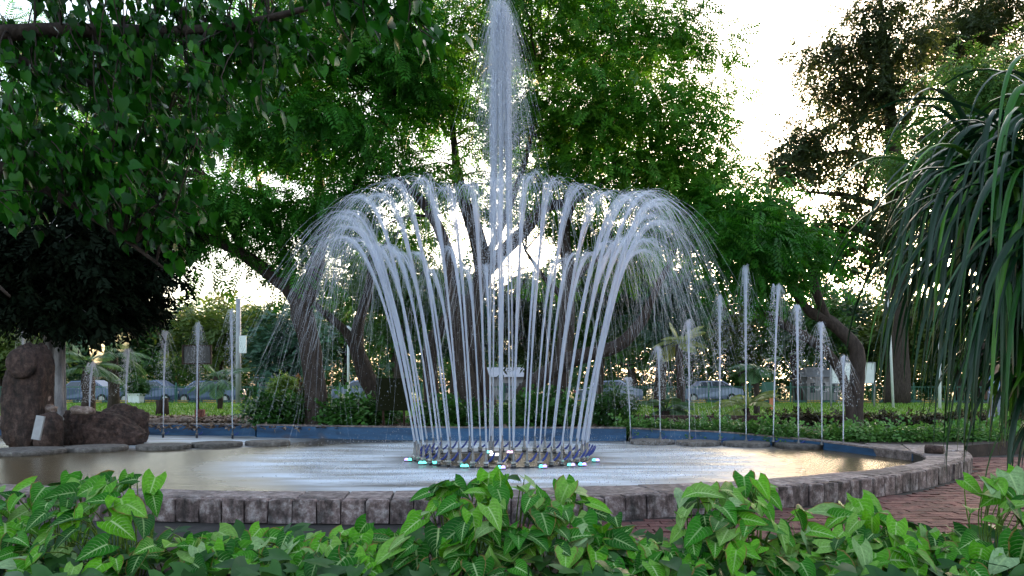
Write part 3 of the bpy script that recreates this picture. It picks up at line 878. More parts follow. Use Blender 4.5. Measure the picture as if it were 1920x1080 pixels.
tree('light_tree', 'fresh light green tree behind the strap-leaf plant', 'tree',
     [[(1900, 770, D, .3), (1895, 560, D, .25), (1880, 380, D, .18), (1860, 240, D, .1), (1850, 120, D, .04)], [(1885, 420, D, .1), (1800, 300, D, .07), (1740, 250, D, .03)]],
     [(1850, 150, 90, 60, D, 2, 30), (1880, 250, 80, 70, D, 2, 34), (1770, 250, 60, 50, D, 2, 20), (1720, 320, 50, 40, D, 1.6, 11), (1820, 350, 90, 50, D, 2, 24)], T_NEEM_S, 1.3, 'light', per=26, sub=0.9, seed=21.0)

# dense dark tree at the left with a pale fluted trunk
D = 20.5
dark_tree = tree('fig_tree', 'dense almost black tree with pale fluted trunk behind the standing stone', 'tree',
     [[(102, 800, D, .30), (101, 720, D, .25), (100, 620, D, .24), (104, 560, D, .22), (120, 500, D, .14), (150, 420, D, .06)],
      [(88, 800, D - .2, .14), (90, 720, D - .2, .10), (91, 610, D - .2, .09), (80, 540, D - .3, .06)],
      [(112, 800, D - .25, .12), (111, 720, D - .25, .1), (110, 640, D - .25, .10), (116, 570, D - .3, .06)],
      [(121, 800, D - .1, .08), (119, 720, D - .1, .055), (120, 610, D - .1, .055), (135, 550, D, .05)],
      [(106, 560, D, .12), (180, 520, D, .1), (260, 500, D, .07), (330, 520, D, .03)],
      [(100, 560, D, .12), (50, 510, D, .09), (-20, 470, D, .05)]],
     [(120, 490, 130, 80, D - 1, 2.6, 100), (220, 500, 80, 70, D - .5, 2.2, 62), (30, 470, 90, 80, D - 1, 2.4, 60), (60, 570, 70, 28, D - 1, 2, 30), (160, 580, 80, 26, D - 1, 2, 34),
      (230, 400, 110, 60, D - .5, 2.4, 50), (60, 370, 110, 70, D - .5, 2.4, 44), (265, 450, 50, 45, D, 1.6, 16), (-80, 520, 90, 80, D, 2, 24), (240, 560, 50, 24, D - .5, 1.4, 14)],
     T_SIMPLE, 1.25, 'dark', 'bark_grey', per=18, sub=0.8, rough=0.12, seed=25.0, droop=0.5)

# ------------------------------------------------------------------ trees beyond the road
bgt = [(10, 640, 90, 60, 58, 'olive', 'yellow-green bushy tree at the left edge beyond the road'),
       (165, 625, 70, 60, 66, 'teal', 'blue-green tree beyond the road behind the left fan palm'),
       (250, 630, 80, 65, 70, 'grassy', 'broad green tree beyond the road behind the white planter'),
       (335, 620, 60, 60, 72, 'teal', 'grey-green tree beyond the road left of the grey signboard'),
       (400, 610, 75, 50, 64, 'olive', 'open olive tree with bare limbs behind the grey signboard'),
       (482, 620, 60, 50, 62, 'olive', 'small crooked olive tree beside the grey utility pole'),
       (545, 640, 60, 55, 56, 'teal', 'dark blue-green tree just left of the vine-clad trunk'),
       (640, 600, 70, 80, 68, 'grassy', 'green tree beyond the road behind the leaning forked trunk'),
       (750, 590, 75, 80, 70, 'teal', 'blue-green tree beyond the road above the dark square board'),
       (860, 620, 60, 50, 78, 'grassy', 'far tree seen between the central stems left of the plume'),
       (985, 640, 70, 45, 80, 'teal', 'far hazy tree seen just right of the central plume'),
       (1110, 640, 70, 55, 74, 'teal', 'far tree beyond the road seen through the right hand jets'),
       (1190, 600, 60, 70, 62, 'grassy', 'mid green tree beyond the road right of the big arching jets'),
       (1290, 570, 70, 80, 66, 'teal', 'blue-green tree beyond the road behind the yellow-leaved plant'),
       (1390, 590, 70, 80, 64, 'olive', 'olive tree beyond the road behind the side jets'),
       (1500, 590, 75, 80, 60, 'grassy', 'green tree beyond the road between the arching dark limbs'),
       (1600, 600, 60, 70, 68, 'teal', 'blue-green tree beyond the road above the white board'),
       (1700, 610, 60, 70, 60, 'olive', 'olive tree beyond the road behind the thin white pole'),
       (1800, 610, 70, 80, 62, 'grassy', 'green tree beyond the road behind the hanging strap leaves'),
       (1900, 600, 60, 90, 60, 'teal', 'blue-green tree beyond the road at the right edge')]
for i, (px, py, rx, ry, d, m, lab) in enumerate(bgt):
    b = 720 + 1.25 * F / d
    x1 = px + rng.uniform(-14, 14)
    tree('park_tree', lab, 'tree',
         [[(px, b, d, .34), (x1, py + 70, d, .28), (px + rng.uniform(-10, 10), py + 20, d, .2), (px + rng.uniform(-20, 20), py - 30, d, .08)],
          [(x1, py + 70, d, .16), (px - rx * .4, py + 20, d, .1), (px - rx * .7, py - 10, d, .05)],
          [(x1, py + 60, d, .16), (px + rx * .4, py + 10, d, .1), (px + rx * .7, py - 15, d, .05)]],
         [(px, py - 12, rx * 1.1, ry * .95, d, 3, 34), (px - rx * .5, py + 15, rx * .6, ry * .6, d, 2.5, 15), (px + rx * .5, py + 10, rx * .6, ry * .6, d, 2.5, 15), (px + rng.uniform(-20, 20), py + 45, rx * .9, ry * .4, d, 2.5, 15)],
         T_FAR, 1.2, m, per=10, sub=1.1, twig_r=.05, sides=8, group='trees beyond the road', seed=31 + i * 2.0)

for i, (px, py, rx, ry, d, m, lab) in enumerate([
        (745, 520, 80, 95, 37, 'grassy', 'mid-distance tree between the forked trunk and the central stems'),
        (850, 545, 60, 75, 41, 'teal', 'blue-green mid-distance tree just behind the dark central stems'),
        (985, 560, 60, 80, 42, 'lacy', 'thin-leaved mid-distance tree just right of the central plume'),
        (1120, 530, 70, 90, 38, 'grassy', 'mid-distance tree behind the right hand arching jets'),
        (1235, 520, 75, 100, 36, 'teal', 'blue-green mid-distance tree above the smallest side jet')]):
    b = 720 + 1.14 * F / d
    tree('park_tree', lab, 'tree',
         [[(px, b, d, .26), (px + 6, py + 110, d, .22), (px - 8, py + 40, d, .16), (px + 5, py - 50, d, .05)],
          [(px + 4, py + 100, d, .12), (px - rx * .5, py + 20, d, .08), (px - rx * .8, py - 30, d, .03)], [(px, py + 70, d, .12), (px + rx * .5, py + 5, d, .08), (px + rx * .8, py - 40, d, .03)]],
         [(px, py - 10, rx, ry * .85, d, 2.2, 30), (px - rx * .5, py + 30, rx * .6, ry * .5, d, 2, 12), (px + rx * .5, py + 40, rx * .6, ry * .5, d, 2, 12), (px, py + 100, rx * .9, ry * .35, d, 2, 10)],
         T_LACY, 0.95, m, per=22, sub=.9, twig_r=.04, sides=8, group='trees on the lawn behind the fountain', seed=80 + i * 2.0)

# clipped hedge and undergrowth line closing the view beyond the road
def mass(name, label, cat, centres, sub_r, per, template, size, mat, droop=0.2, flat=0.7, kind='stuff', tone_mu=0.5, group=None):
    c = np.asarray(centres, dtype=float)
    o0 = np.array([c[:, 0].mean(), c[:, 1].mean(), c[:, 2].min()])
    v, f, tn = leaf_mass(c, sub_r, per, template, size, droop, flat, tone_mu)
    o = mobj(name, v - o0, f, M[mat], None, False, None, tn, tuple(o0))
    tag(o, label, cat, group, kind)
    return o
n = 760
xu = np.concatenate([rng.uniform(-62, 62, 500), rng.uniform(8, 45, 260)])
c = np.column_stack([xu, rng.uniform(63, 70, n), rng.uniform(0.3, np.where(xu > 8, 5.2, 3.2), n)])
mass('far_undergrowth', 'dark belt of undergrowth beyond the road', 'undergrowth', c, 1.1, 14, T_FAR, 0.95, 'grassy', tone_mu=0.3)
n = 1000
xw = rng.uniform(-78, 78, n)
hw_ = 8.6 + 2.4 * np.sin(xw * .21 + 1) + 1.6 * np.sin(xw * .53) + 1.8 * np.clip(xw / 30, -.5, 1)
c = np.column_stack([xw, rng.uniform(84, 96, n), 1.0 + hw_ * rng.uniform(0, 1, n) ** .8])
mass('far_wood', 'far belt of trees closing the view behind the park', 'wood', c, 1.7, 9, T_FAR, 1.6, 'teal', tone_mu=0.4)
def hedge_row(x0, x1, y, h, n, lab):
    c = np.column_stack([rng.uniform(x0, x1, n), rng.uniform(y - .5, y + .5, n), rng.uniform(0.3, h, n)])
    mass('hedge', lab, 'hedge', c, 0.35, 24, T_SIMPLE, 1.0, 'grassy', kind=None, tone_mu=0.35)
hedge_row(-21.5, -13.0, 61.2, 1.7, 60, 'clipped dark green hedge beyond the road left of the vine-clad trunk')

# ------------------------------------------------------------------ shrubs, palms and ground cover near the pool
def shrub(name, lab, cat, px, py, d, w, h, mat, n=60, tmpl=T_SIMPLE, size=1.0, stem=True, tone_mu=.5, zb=.34, per=16, sub=.22):
    b = P(px, py, d); b[2] = zb
    root = empty(name, tuple(b)); tag(root, lab, cat)
    q, _ = ellipsoid_points(np.array([0, 0, h * .55]), np.array([w / 2, w / 2, h * .5]), n, .35)
    v, f, tn = leaf_mass(q, sub, per, tmpl, size, .2, .8, tone_mu)
    mobj('foliage', v, f, M[mat], root, False, None, tn)['kind'] = 'stuff'
    mb = MB()
    for p in q[:14]: mb.tube(smooth_path([(0, 0, 0), (p[0] * .4, p[1] * .4, p[2] * .6), p], 3), [.03, .026, .022, .018, .014, .01, .008], 5)
    mb.build('stem', M['bark'], root, True)
    return root
shrub('shrub', 'low glossy dark shrub on the bed at the foot of the vine-clad trunk', 'shrub', 525, 780, 22.3, 1.6, .75, 'shrub', 60, T_HEART, .9)
shrub('shrub', 'spreading green shrub between the vine-clad trunk and the dark board', 'shrub', 672, 780, 21.9, 1.9, .68, 'shrub', 60, T_HEART, .9, tone_mu=.65)
shrub('shrub', 'small green shrub behind the blue wall just right of the arching jets', 'shrub', 1140, 780, 21.4, 1.2, 1.0, 'grassy', 50, T_SIMPLE, .8)
shrub('shrub', 'dense leafy shrub under the central stems behind the jets', 'shrub', 1010, 780, 21.6, 2.6, .7, 'shrub', 70, T_HEART, .9)
shrub('shrub', 'low leafy shrub behind the jets left of the central plume', 'shrub', 850, 790, 21.6, 1.6, .5, 'shrub', 40, T_HEART, .9)
shrub('topiary', 'round clipped yellow-green topiary bush on the far lawn', 'topiary', 530, 750, 40, 1.25, 1.4, 'topiary', 80, T_SIMPLE, .8, zb=.36)
shrub('shrub', 'reddish flowering bush beside the round topiary', 'shrub', 562, 750, 41, 1.2, 1.3, 'redbush', 60, T_SIMPLE, .9, zb=.36)
pl = empty('planter', tuple(P(255, 757, 47.0) * np.array([1, 1, 0]) + np.array([0, 0, .36]))); tag(pl, 'white square planter holding a clipped bush by the green railing', 'planter')
mb = MB(); mb.box((0, 0, .26), (.62, .62, .52), 0, 1.12); mb.build('tub', M['white_paint'], pl)
mb = MB(); mb.box((0, 0, .55), (.82, .82, .07)); mb.build('rim', M['white_paint'], pl)
for k in (-.2, 0, .2):
    mb = MB(); mb.box((k, -.325, .26), (.06, .04, .4)); mb.build('rib', M['white_paint'], pl)
shrub('shrub', 'clipped green bush growing in the white planter', 'shrub', 255, 740, 47.0, 1.3, .95, 'grassy', 50, T_SIMPLE, .9, zb=.9)

# leafy ground cover along the right far wall, dark red-brown hedge behind it
def along(line, n, dy, z0, z1):
    l = resample(line, 0.05); k = rng.integers(0, len(l), n)
    return np.column_stack([l[k, 0] + rng.normal(0, .1, n), l[k, 1] + rng.uniform(.25, .25 + dy, n), rng.uniform(z0, z1, n)])
c = np.concatenate([along(back_in[2:6], 460, .8, .32, .50), along(np.array([(6.9, 17.0), (9.2, 16.7), (13.5, 18.9)]), 620, 1.0, .28, .50)])
mass('ground_cover', 'bright green leafy ground cover behind the right part of the far wall', 'ground cover', c, .13, 7, T_HEART, .55, 'cover', tone_mu=.5)
c = np.concatenate([along(np.array([(9.4, 16.6), (14.0, 18.2)]), 160, .5, .02, .4)])
mass('ground_cover', 'leafy ground cover edging the path beyond the right tip of the pool', 'ground cover', c, .13, 7, T_HEART, .55, 'cover', tone_mu=.5)
c = np.column_stack([rng.uniform(7.2, 15.5, 240), rng.uniform(22.0, 22.9, 240), rng.uniform(.34, .62, 240)])
mass('hedge', 'low clipped brown-leaved hedge beside the bent tree', 'hedge', c, .19, 14, T_SIMPLE, .65, 'hedge', kind=None)
o = mobj('bed_wall', *(lambda m: (np.concatenate(m.v), m.f))((lambda m: (m.box((5.0, 22.6, .40), (4.6, .3, .42)), m)[1])(MB())), M['rock'])
tag(o, 'low brown retaining wall behind the side jets right of the fountain', 'wall')

# leaf litter and grass
n = 5200
pos = np.column_stack([np.concatenate([rng.uniform(-16, -2, 3400), rng.uniform(-2, 8, 1800)]), rng.uniform(20.2, 27.5, n), np.full(n, .375)])
yd = rng.normal(size=(n, 3)) * np.array([1, 1, .25])
v, f, tn = scatter((leaf_quad(.16, .09, .02), np.array([[0, 1, 2, 3]])), pos, basis(yd, np.array([0, 0, 1.]) + rng.normal(0, .3, (n, 3))), rng.uniform(.6, 1.3, n), rng.uniform(0, 1, n))
tag(mobj('leaf_litter', v, f, M['litter'], None, False, None, tn), 'dry leaf litter on the bed behind the far wall', 'leaf litter', kind='stuff')
n = 26000
pos = np.column_stack([rng.uniform(-26, 26, n), rng.uniform(27.6, 47.3, n), np.full(n, .355)])
yd = np.array([0, 0, 1.]) + rng.normal(0, .35, (n, 3))
v, f, tn = scatter((leaf_quad(.11, .045, .0), np.array([[0, 1, 2, 3]])), pos, basis(yd, rng.normal(size=(n, 3)) + np.array([0, -1., 0])), rng.uniform(.6, 1.3, n), rng.uniform(0, 1, n))
tag(mobj('grass', v, f, M['grass'], None, False, None, tn), 'short bright green grass of the park lawn', 'grass', kind='stuff')

def fan_palm(name, lab, px, py_base, py_top, d, fronds, L, mat, trunk_r=.16, seed=1):
    r = np.random.default_rng(seed)
    b = P(px, py_base, d); b[2] = .34; top = P(px, py_top, d)
    root = empty(name, tuple(b)); tag(root, lab, 'palm')
    H = top[2] - b[2]
    pts = np.array([(0, 0, 0), (.03, 0, H * .4), (-.02, .03, H * .75), (0, 0, H)])
    v, f = tube(smooth_path(pts, 4), np.linspace(trunk_r * 1.2, trunk_r, 13), 9, True, .3, seed)
    mobj('trunk', v, f, M['bark'], root, True)
    for k in range(fronds):
        az = 2 * math.pi * k / fronds + r.uniform(-.3, .3); el = r.uniform(-.15, 1.1)
        dr = np.array([math.cos(az) * math.cos(el), math.sin(az) * math.cos(el), math.sin(el)])
        path_ = [np.array([0, 0, H])]
        for s in range(8):
            path_.append(path_[-1] + dr * L / 8); dr = dr + np.array([0, 0, -.16]); dr /= np.linalg.norm(dr)
        path_ = np.array(path_)
        vv = []; ff = []; tn = []
        v, f = tube(path_, np.linspace(.025, .006, 9), 4, False); 
        vv += v.tolist(); ff += f; tn += [.2] * len(v)
        t_, u_, w_ = frames(path_)
        for q in range(24):
            s = .25 + .75 * q / 23; i = min(7, int(s * 8)); a = path_[i] + (path_[i + 1] - path_[i]) * (s * 8 - i)
            for sd in (-1, 1):
                lf = L * .42 * math.sin(math.pi * min(.97, .25 + .7 * s)); dd = t_[i] * .75 + sd * u_[i] * .8 + np.array([0, 0, -.35]); dd /= np.linalg.norm(dd)
                e = a + dd * lf + np.array([0, 0, -.12 * lf]); m = a + dd * lf * .5; wv = np.cross(dd, w_[i]); wv /= np.linalg.norm(wv) + 1e-9
                n0 = len(vv); vv += [a.tolist(), (m + wv * .025).tolist(), e.tolist(), (m - wv * .025).tolist()]; ff.append([n0, n0 + 1, n0 + 2, n0 + 3]); tn += [r.uniform(.2, 1)] * 4
        mobj('frond', np.array(vv), ff, M[mat], root, False, None, tn)
    return root
fan_palm('palm', 'small palm with drooping fronds between standing stone and white planter', 165, 790, 690, 29, 12, 1.5, 'palm', .2, 3)
fan_palm('palm', 'palm with arching pale green fronds just left of the thin side jets', 212, 790, 668, 33, 12, 1.6, 'palm', .2, 4)
fan_palm('palm', 'young upright palm by the grey signboard post', 412, 775, 715, 36, 9, 1.5, 'palm', .1, 5)
fan_palm('palm', 'stemless palm at the foot of the side jets right of the fountain', 1248, 790, 770, 24, 11, 1.0, 'palm', .1, 6)
fan_palm('palm', 'yellow-green palm clump behind the bases of the right side jets', 1400, 785, 765, 23, 11, 1.05, 'pale_palm', .1, 7)
fan_palm('palm', 'plant with yellow-green leaf rosette above the right side jets', 1275, 790, 645, 27, 14, 1.0, 'pale_palm', .12, 8)
fan_palm('palm', 'green palm behind the tallest side jets at the right', 1418, 790, 690, 30, 10, 1.1, 'palm', .1, 9)

# ------------------------------------------------------------------ standing stone, rocks, discs, rubble
def rock(name, lab, loc, dims, seed, mat='rock', sub=4, sharp=.75, amp=.16, cat='rock', shape=None, group=None):
    import bmesh
    bm = bmesh.new(); bmesh.ops.create_icosphere(bm, subdivisions=sub, radius=1.0)
    for v in bm.verts:
        c = v.co
        c = Vector([math.copysign(abs(k) ** sharp, k) for k in c])
        n1 = mnoise.noise(c * 1.3 + Vector((seed, seed * 2, 0))); n2 = mnoise.noise(c * 3.5 + Vector((seed, 0, seed))); n3 = mnoise.noise(c * 9 + Vector((0, seed, 0))) + 1.4 * (abs(mnoise.noise(c * 5 + Vector((seed, seed, 0)))) - .25)
        c = c * (1 + amp * n1 + amp * .5 * n2 + amp * .34 * n3)
        if shape: c = shape(c)
        v.co = Vector((c.x * dims[0] / 2, c.y * dims[1] / 2, (c.z + 1) * dims[2] / 2))
    me = bpy.data.meshes.new(name); bm.to_mesh(me); bm.free()
    me.materials.append(M[mat])
    me.polygons.foreach_set('use_smooth', np.ones(len(me.polygons), dtype=bool))
    o = obj(name, me, None, loc); tag(o, lab, cat, group)
    return o
def stele(c):
    k = 1 - .22 * max(0, c.z) ** 2
    x = c.x * k + (.30 if c.z > .45 else .30 * max(0, c.z) / .45) * .6 + .06
    if c.z > .4: x += .08 * math.sin((c.z - .4) * 5)
    return Vector((x, c.y, c.z))
b = G(40, 843, .08)
st = rock('standing_stone', 'tall rough brown standing stone with rounded top at the left edge of the pool', (b[0] - .08, b[1] + .3, -.1), (.92, .8, 2.46), 3.0, sharp=.62, amp=.13, shape=stele, sub=5)
v, f = lathe([(.02, 0), (.30, .02), (.34, .06), (.30, .11), (.2, .13)], 20)
ko = mobj('carved_boss', v, f, M['rock'], st, True, loc=(.16, -.38, 2.05)); ko.rotation_euler = (R(90), R(8), 0)
b = G(96, 842, .08)
rock('rock', 'rounded brown boulder leaning at the foot of the standing stone', (b[0], b[1] - .1, -.05), (.56, .5, .92), 8.0, amp=.12)
b = G(195, 838, .08)
rock('rock', 'long low brown boulder sloping down to the water at the left', (b[0] - .2, b[1] + .4, -.15), (1.75, .9, .98), 12.0, amp=.22, sharp=.8, shape=lambda c: Vector((c.x, c.y, c.z * (1 - .30 * max(-.4, c.x)) - .16 * c.x)), sub=5)
b = G(150, 838, .08)
rock('rock', 'jagged dark rock behind the long low boulder', (b[0] + .4, b[1] + 1.1, -.05), (1.1, .7, 1.02), 15.0, amp=.28)
pq = MB(); pq.box((0, 0, 0), (.17, .05, .50)); pl = pq.build('plaque', M['plaque'], None, False, tuple(P(72, 802, 16.62)))
pl.rotation_euler = (R(-6), R(9), 0); tag(pl, 'small pale grey rectangular plaque leaning on the standing stone', 'plaque')
for k, (px, py, dx, dz, lab) in enumerate([(78, 748, .32, .24, 'pale broken stone perched beside the standing stone, uppermost'), (88, 768, .42, .22, 'flat pale stone wedged between the standing stone and the boulders'), (155, 770, .5, .2, 'tan stone slab lying on top of the long boulder')]):
    p = P(px, py, 17.6); rock('rubble_stone', lab, (p[0], p[1], p[2] - dz / 2), (dx, .3, dz), 20 + k, 'rubble', 3, .7, .25, 'stone')
for k in range(14):
    x = rng.uniform(-12.5, -7.2); y = rng.uniform(22.5, 24.5)
    rock('rubble_stone', 'broken pale stone lying on the bed behind the left part of the far wall', (x, y, .34), (rng.uniform(.2, .5), rng.uniform(.2, .4), rng.uniform(.1, .22)), 40 + k, 'rubble', 2, .65, .3, 'stone', group='rubble behind the far wall')
for k, (px, h) in enumerate([(299, .55), (309, .62)]):
    b = P(px, 775, 29); v, f = tube([(0, 0, 0), (.02, 0, h * .6), (0, .02, h)], [.14, .11, .12], 9, True, .4, k)
    o = mobj('tree_stump', v, f, M['bark'], None, True, loc=(b[0], b[1], .36)); tag(o, ['shorter of the two dark stumps on the lawn left of the grey signboard', 'taller of the two dark stumps on the lawn left of the grey signboard'][k], 'stump')
mb = MB(); mb.box((0, 0, .14), (.26, .26, .28)); o = mb.build('brick_block', M['brick'], None, False, tuple(P(375, 770, 27) * np.array([1, 1, 0]) + np.array([0, 0, .36]))); tag(o, 'small red block beside the grey signboard post', 'block')

discs = [(48, 847, .74, 'leftmost round slab standing in the pool before the standing stone'), (181, 841, .62, 'round slab in the pool in front of the long low boulder'), (307, 838, .57, 'round slab in the pool just right of the long boulder'),
         (406, 834, .55, 'round slab in the pool below the grey signboard'), (503, 831, .5, 'round slab in the pool below the vine-clad trunk'),
         (1222, 829, .52, 'first round slab right of the fountain at the far wall'), (1308, 831, .52, 'second round slab right of the fountain at the far wall'), (1400, 833, .52, 'third round slab right of the fountain at the far wall'),
         (1500, 836, .54, 'fourth round slab right of the fountain at the far wall'), (1598, 838, .52, 'round slab nearest the right tip of the pool')]
v, f = lathe([(.90, -.2), (.93, 0), (.985, .015), (1.0, .04), (1.0, .085), (.97, .11), (.6, .115), (.01, .118)], 40)
dm = []
for k in range(3):
    vv = v.copy(); a = np.arctan2(vv[:, 1], vv[:, 0]); rr = 1 + .02 * np.sin(3 * a + k) + .012 * np.sin(7 * a + 2 * k)
    vv[:, 0] *= rr; vv[:, 1] *= rr
    dm.append(mesh_data('stepping_slab', vv, f, M['disc'], False))
for k, (px, py, r_, lab) in enumerate(discs):
    b = G(px, py, WZ + .04); o = obj('stepping_slab', dm[k % 3], None, (b[0], b[1], WZ - .015)); o.scale = (r_, r_, 1); o.rotation_euler = (0, 0, k * 1.3)
    tag(o, lab, 'stepping slab', 'round slabs in the pool')

# ------------------------------------------------------------------ fountain: nozzle ring, jets, plume
FC = np.array([-0.2, 14.8])
NR, RR = 44, 1.6
def strands(p0, v0, n, off_r, dv, t1, seg, rad, drop0=.9, drop=.55, end_bias=.45, t_apex=None, seed=0, late=0.0, power=3.2):
    """water threads thrown from p0 with velocity v0, spreading and breaking up as they fall"""
    r = np.random.default_rng(seed)
    T = t1 * np.where(r.uniform(size=n) < end_bias, r.uniform(.5, .68, n), r.uniform(.7, 1.0, n))
    s = np.linspace(0, 1, seg + 1)
    t = T[:, None] * s[None, :]
    o = r.normal(0, off_r, (n, 3)) * np.array([1, 1, .2])
    vel = np.asarray(v0)[None, :] * (1 + r.normal(0, dv * .7, (n, 1))) + r.normal(0, dv * np.linalg.norm(v0) * .55, (n, 3))
    p = np.asarray(p0)[None, None, :] + o[:, None, :] + vel[:, None, :] * t[:, :, None]
    p[:, :, 2] -= 4.905 * t ** 2
    if late:
        q_ = np.clip(t / (t_apex or t1), 0, None)
        p[:, :, :2] += (late * r.uniform(-1.25, 1.25, (n, 2)) + r.normal(0, late * .35, (n, 2)))[:, None, :] * (q_ ** power)[:, :, None]
    wv = r.uniform(0, 6.3, (n, 1)); p[:, :, 0] += .006 * np.sin(t * 17 + wv); p[:, :, 1] += .006 * np.cos(t * 13 + wv)
    tang = vel[:, None, :] + np.array([0, 0, -9.81]) * t[:, :, None]
    tang /= np.linalg.norm(tang, axis=2, keepdims=True) + 1e-9
    ref = r.normal(size=(n, 1, 3)) + np.zeros_like(p)
    u = np.cross(tang, ref); u /= np.linalg.norm(u, axis=2, keepdims=True) + 1e-9
    w = np.cross(tang, u)
    rd = rad * r.uniform(.7, 1.3, (n, 1)) * (1 - .72 * s[None, :] ** 2.2)
    rd = rd * (1 + .45 * np.sin(t * r.uniform(18, 60, (n, 1)) + r.uniform(0, 6, (n, 1))))
    ring = []
    for k in range(3):
        a = 2 * math.pi * k / 3; ring.append(p + rd[:, :, None] * (math.cos(a) * u + math.sin(a) * w))
    v = np.stack(ring, axis=2).reshape(-1, 3)
    idx = (np.arange(n)[:, None] * (seg + 1) + np.arange(seg)[None, :])
    ta = (t_apex if t_apex else t1 * .5)
    tm = .5 * (t[:, 1:] + t[:, :-1]) / ta
    keep = r.uniform(size=idx.shape) > np.clip((tm - drop0) * drop * 1.6, 0, drop)
    keep &= p[:, 1:, 2] > WZ
    idx = idx[keep]
    fs = []
    for k in range(3):
        k2 = (k + 1) % 3
        fs.append(np.column_stack([idx * 3 + k, idx * 3 + k2, (idx + 1) * 3 + k2, (idx + 1) * 3 + k]))
    return v, np.concatenate(fs)

def droplets(pos, size):
    n = len(pos)
    tv = np.array([(1, 1, 1), (-1, -1, 1), (-1, 1, -1), (1, -1, -1)], dtype=float)
    tf = np.array([[0, 1, 2], [0, 3, 1], [0, 2, 3], [1, 3, 2]])
    v = pos[:, None, :] + tv[None] * (size * rng.uniform(.5, 1.2, n))[:, None, None] * np.array([1, 1, 1.8])
    return v.reshape(-1, 3), (tf[None] + (np.arange(n) * 4)[:, None, None]).reshape(-1, 3)

# nozzle prototype
noz = empty('fountain_nozzle', (0, 0, 0))
v, f = lathe([(.030, -.08), (.030, .02), (.045, .022), (.045, .06), (.033, .065), (.033, .12), (.026, .13), (.024, .22), (.016, .235), (.014, .34)], 12)
mobj('body', v, f, M['steel'], noz, True)
v, f = lathe([(.048, .075), (.052, .08), (.052, .105), (.048, .11)], 6); mobj('collar', v, f, M['brass'], noz)
mb = MB(); mb.tube(smooth_path([(0, 0, .10), (.06, .0, .115), (.12, .0, .17), (.17, .0, .25)], 3), [.014, .016, .018, .02, .02, .02, .02, .019, .018, .012], 6); mb.build('lever', M['lever'], noz, True)
def copy_tree(o, parent=None):
    c = o.copy(); COL.objects.link(c); c.parent = parent
    for ch in list(o.children): copy_tree(ch, c)
    return c
missing = {35, 38}
idx_f = sorted([k for k in range(NR) if math.cos(2 * math.pi * k / NR) >= 0], key=lambda k: math.sin(2 * math.pi * k / NR))
idx_b = sorted([k for k in range(NR) if math.cos(2 * math.pi * k / NR) < 0], key=lambda k: math.sin(2 * math.pi * k / NR))
for row, ids in (('front', idx_f), ('rear', idx_b)):
    for q, k in enumerate(ids):
        ph = 2 * math.pi * k / NR                   # 0 = towards the camera
        dr = np.array([math.sin(ph), -math.cos(ph)])
        p = FC + dr * RR
        o = noz if (row == 'front' and q == 0) else copy_tree(noz)
        o.location = (p[0], p[1], WZ); o.rotation_euler = (0, 0, R(25) + rng.normal(0, .15))
        w_ = ORD[q] if q < len(ORD) else str(q + 1)
        tag(o, f'blue-levered nozzle, {w_} from left in {row} half of the fountain ring', 'nozzle', 'nozzles of the fountain ring')
        if k in missing: continue
        H = 4.12 + rng.normal(0, .14)
        if row == 'rear': H -= .25
        vz = math.sqrt(2 * 9.81 * H); ta = vz / 9.81
        vr = (1.27 + rng.normal(0, .07)) / ta
        strong = 1.2 if abs(math.sin(ph)) > .8 else 1.0
        pp0 = (p[0], p[1], WZ + .33); vv0 = (dr[0] * vr, dr[1] * vr, vz)
        va, fa = strands(pp0, vv0, int(20 * strong), .0030, .0020, 1.75 * ta, 20, .0040, 1.15, .5, .7, ta, 100 + k, .045)
        vb, fb = strands(pp0, vv0, int(32 * strong), .0045, .0040, 2.0 * ta, 20, .0040, 1.1, .4, .35, ta, 900 + k, .12)
        v = np.concatenate([va, vb]); f = np.concatenate([fa, fb + len(va)])
        # drops shed on the way down
        n = 170; t = ta * rng.uniform(.9, 1.95, n); g_ = rng.normal(0, .10, (n, 3)) * (t / ta)[:, None]
        dp = np.column_stack([p[0] + dr[0] * vr * t, p[1] + dr[1] * vr * t, WZ + .33 + vz * t - 4.905 * t * t]) + g_
        dp = dp[dp[:, 2] > WZ + .02]
        dv_, df_ = droplets(dp, .0036)
        jv = np.concatenate([v, dv_]); o0 = np.array([p[0], p[1], WZ + .33])
        faces = [list(map(int, r_)) for r_ in f] + [[int(a) + len(v) for a in r_] for r_ in df_]
        j = mobj('water_jet', jv - o0, faces, M['spray'], None, False, loc=tuple(o0))
        tag(j, f'arching water jet, {w_} from left in {row} half of the fountain ring', 'water jet', 'arching jets of the fountain ring')
ring_pts = np.array([[FC[0] + RR * math.sin(a), FC[1] - RR * math.cos(a), WZ - .03] for a in np.linspace(0, 2 * math.pi, 60)])
v, f = tube(ring_pts, .05, 8, False); o = mobj('ring_pipe', v, f, M['pipe'], None, True); tag(o, 'dark supply pipe ring at water level under the fountain nozzles', 'pipe')

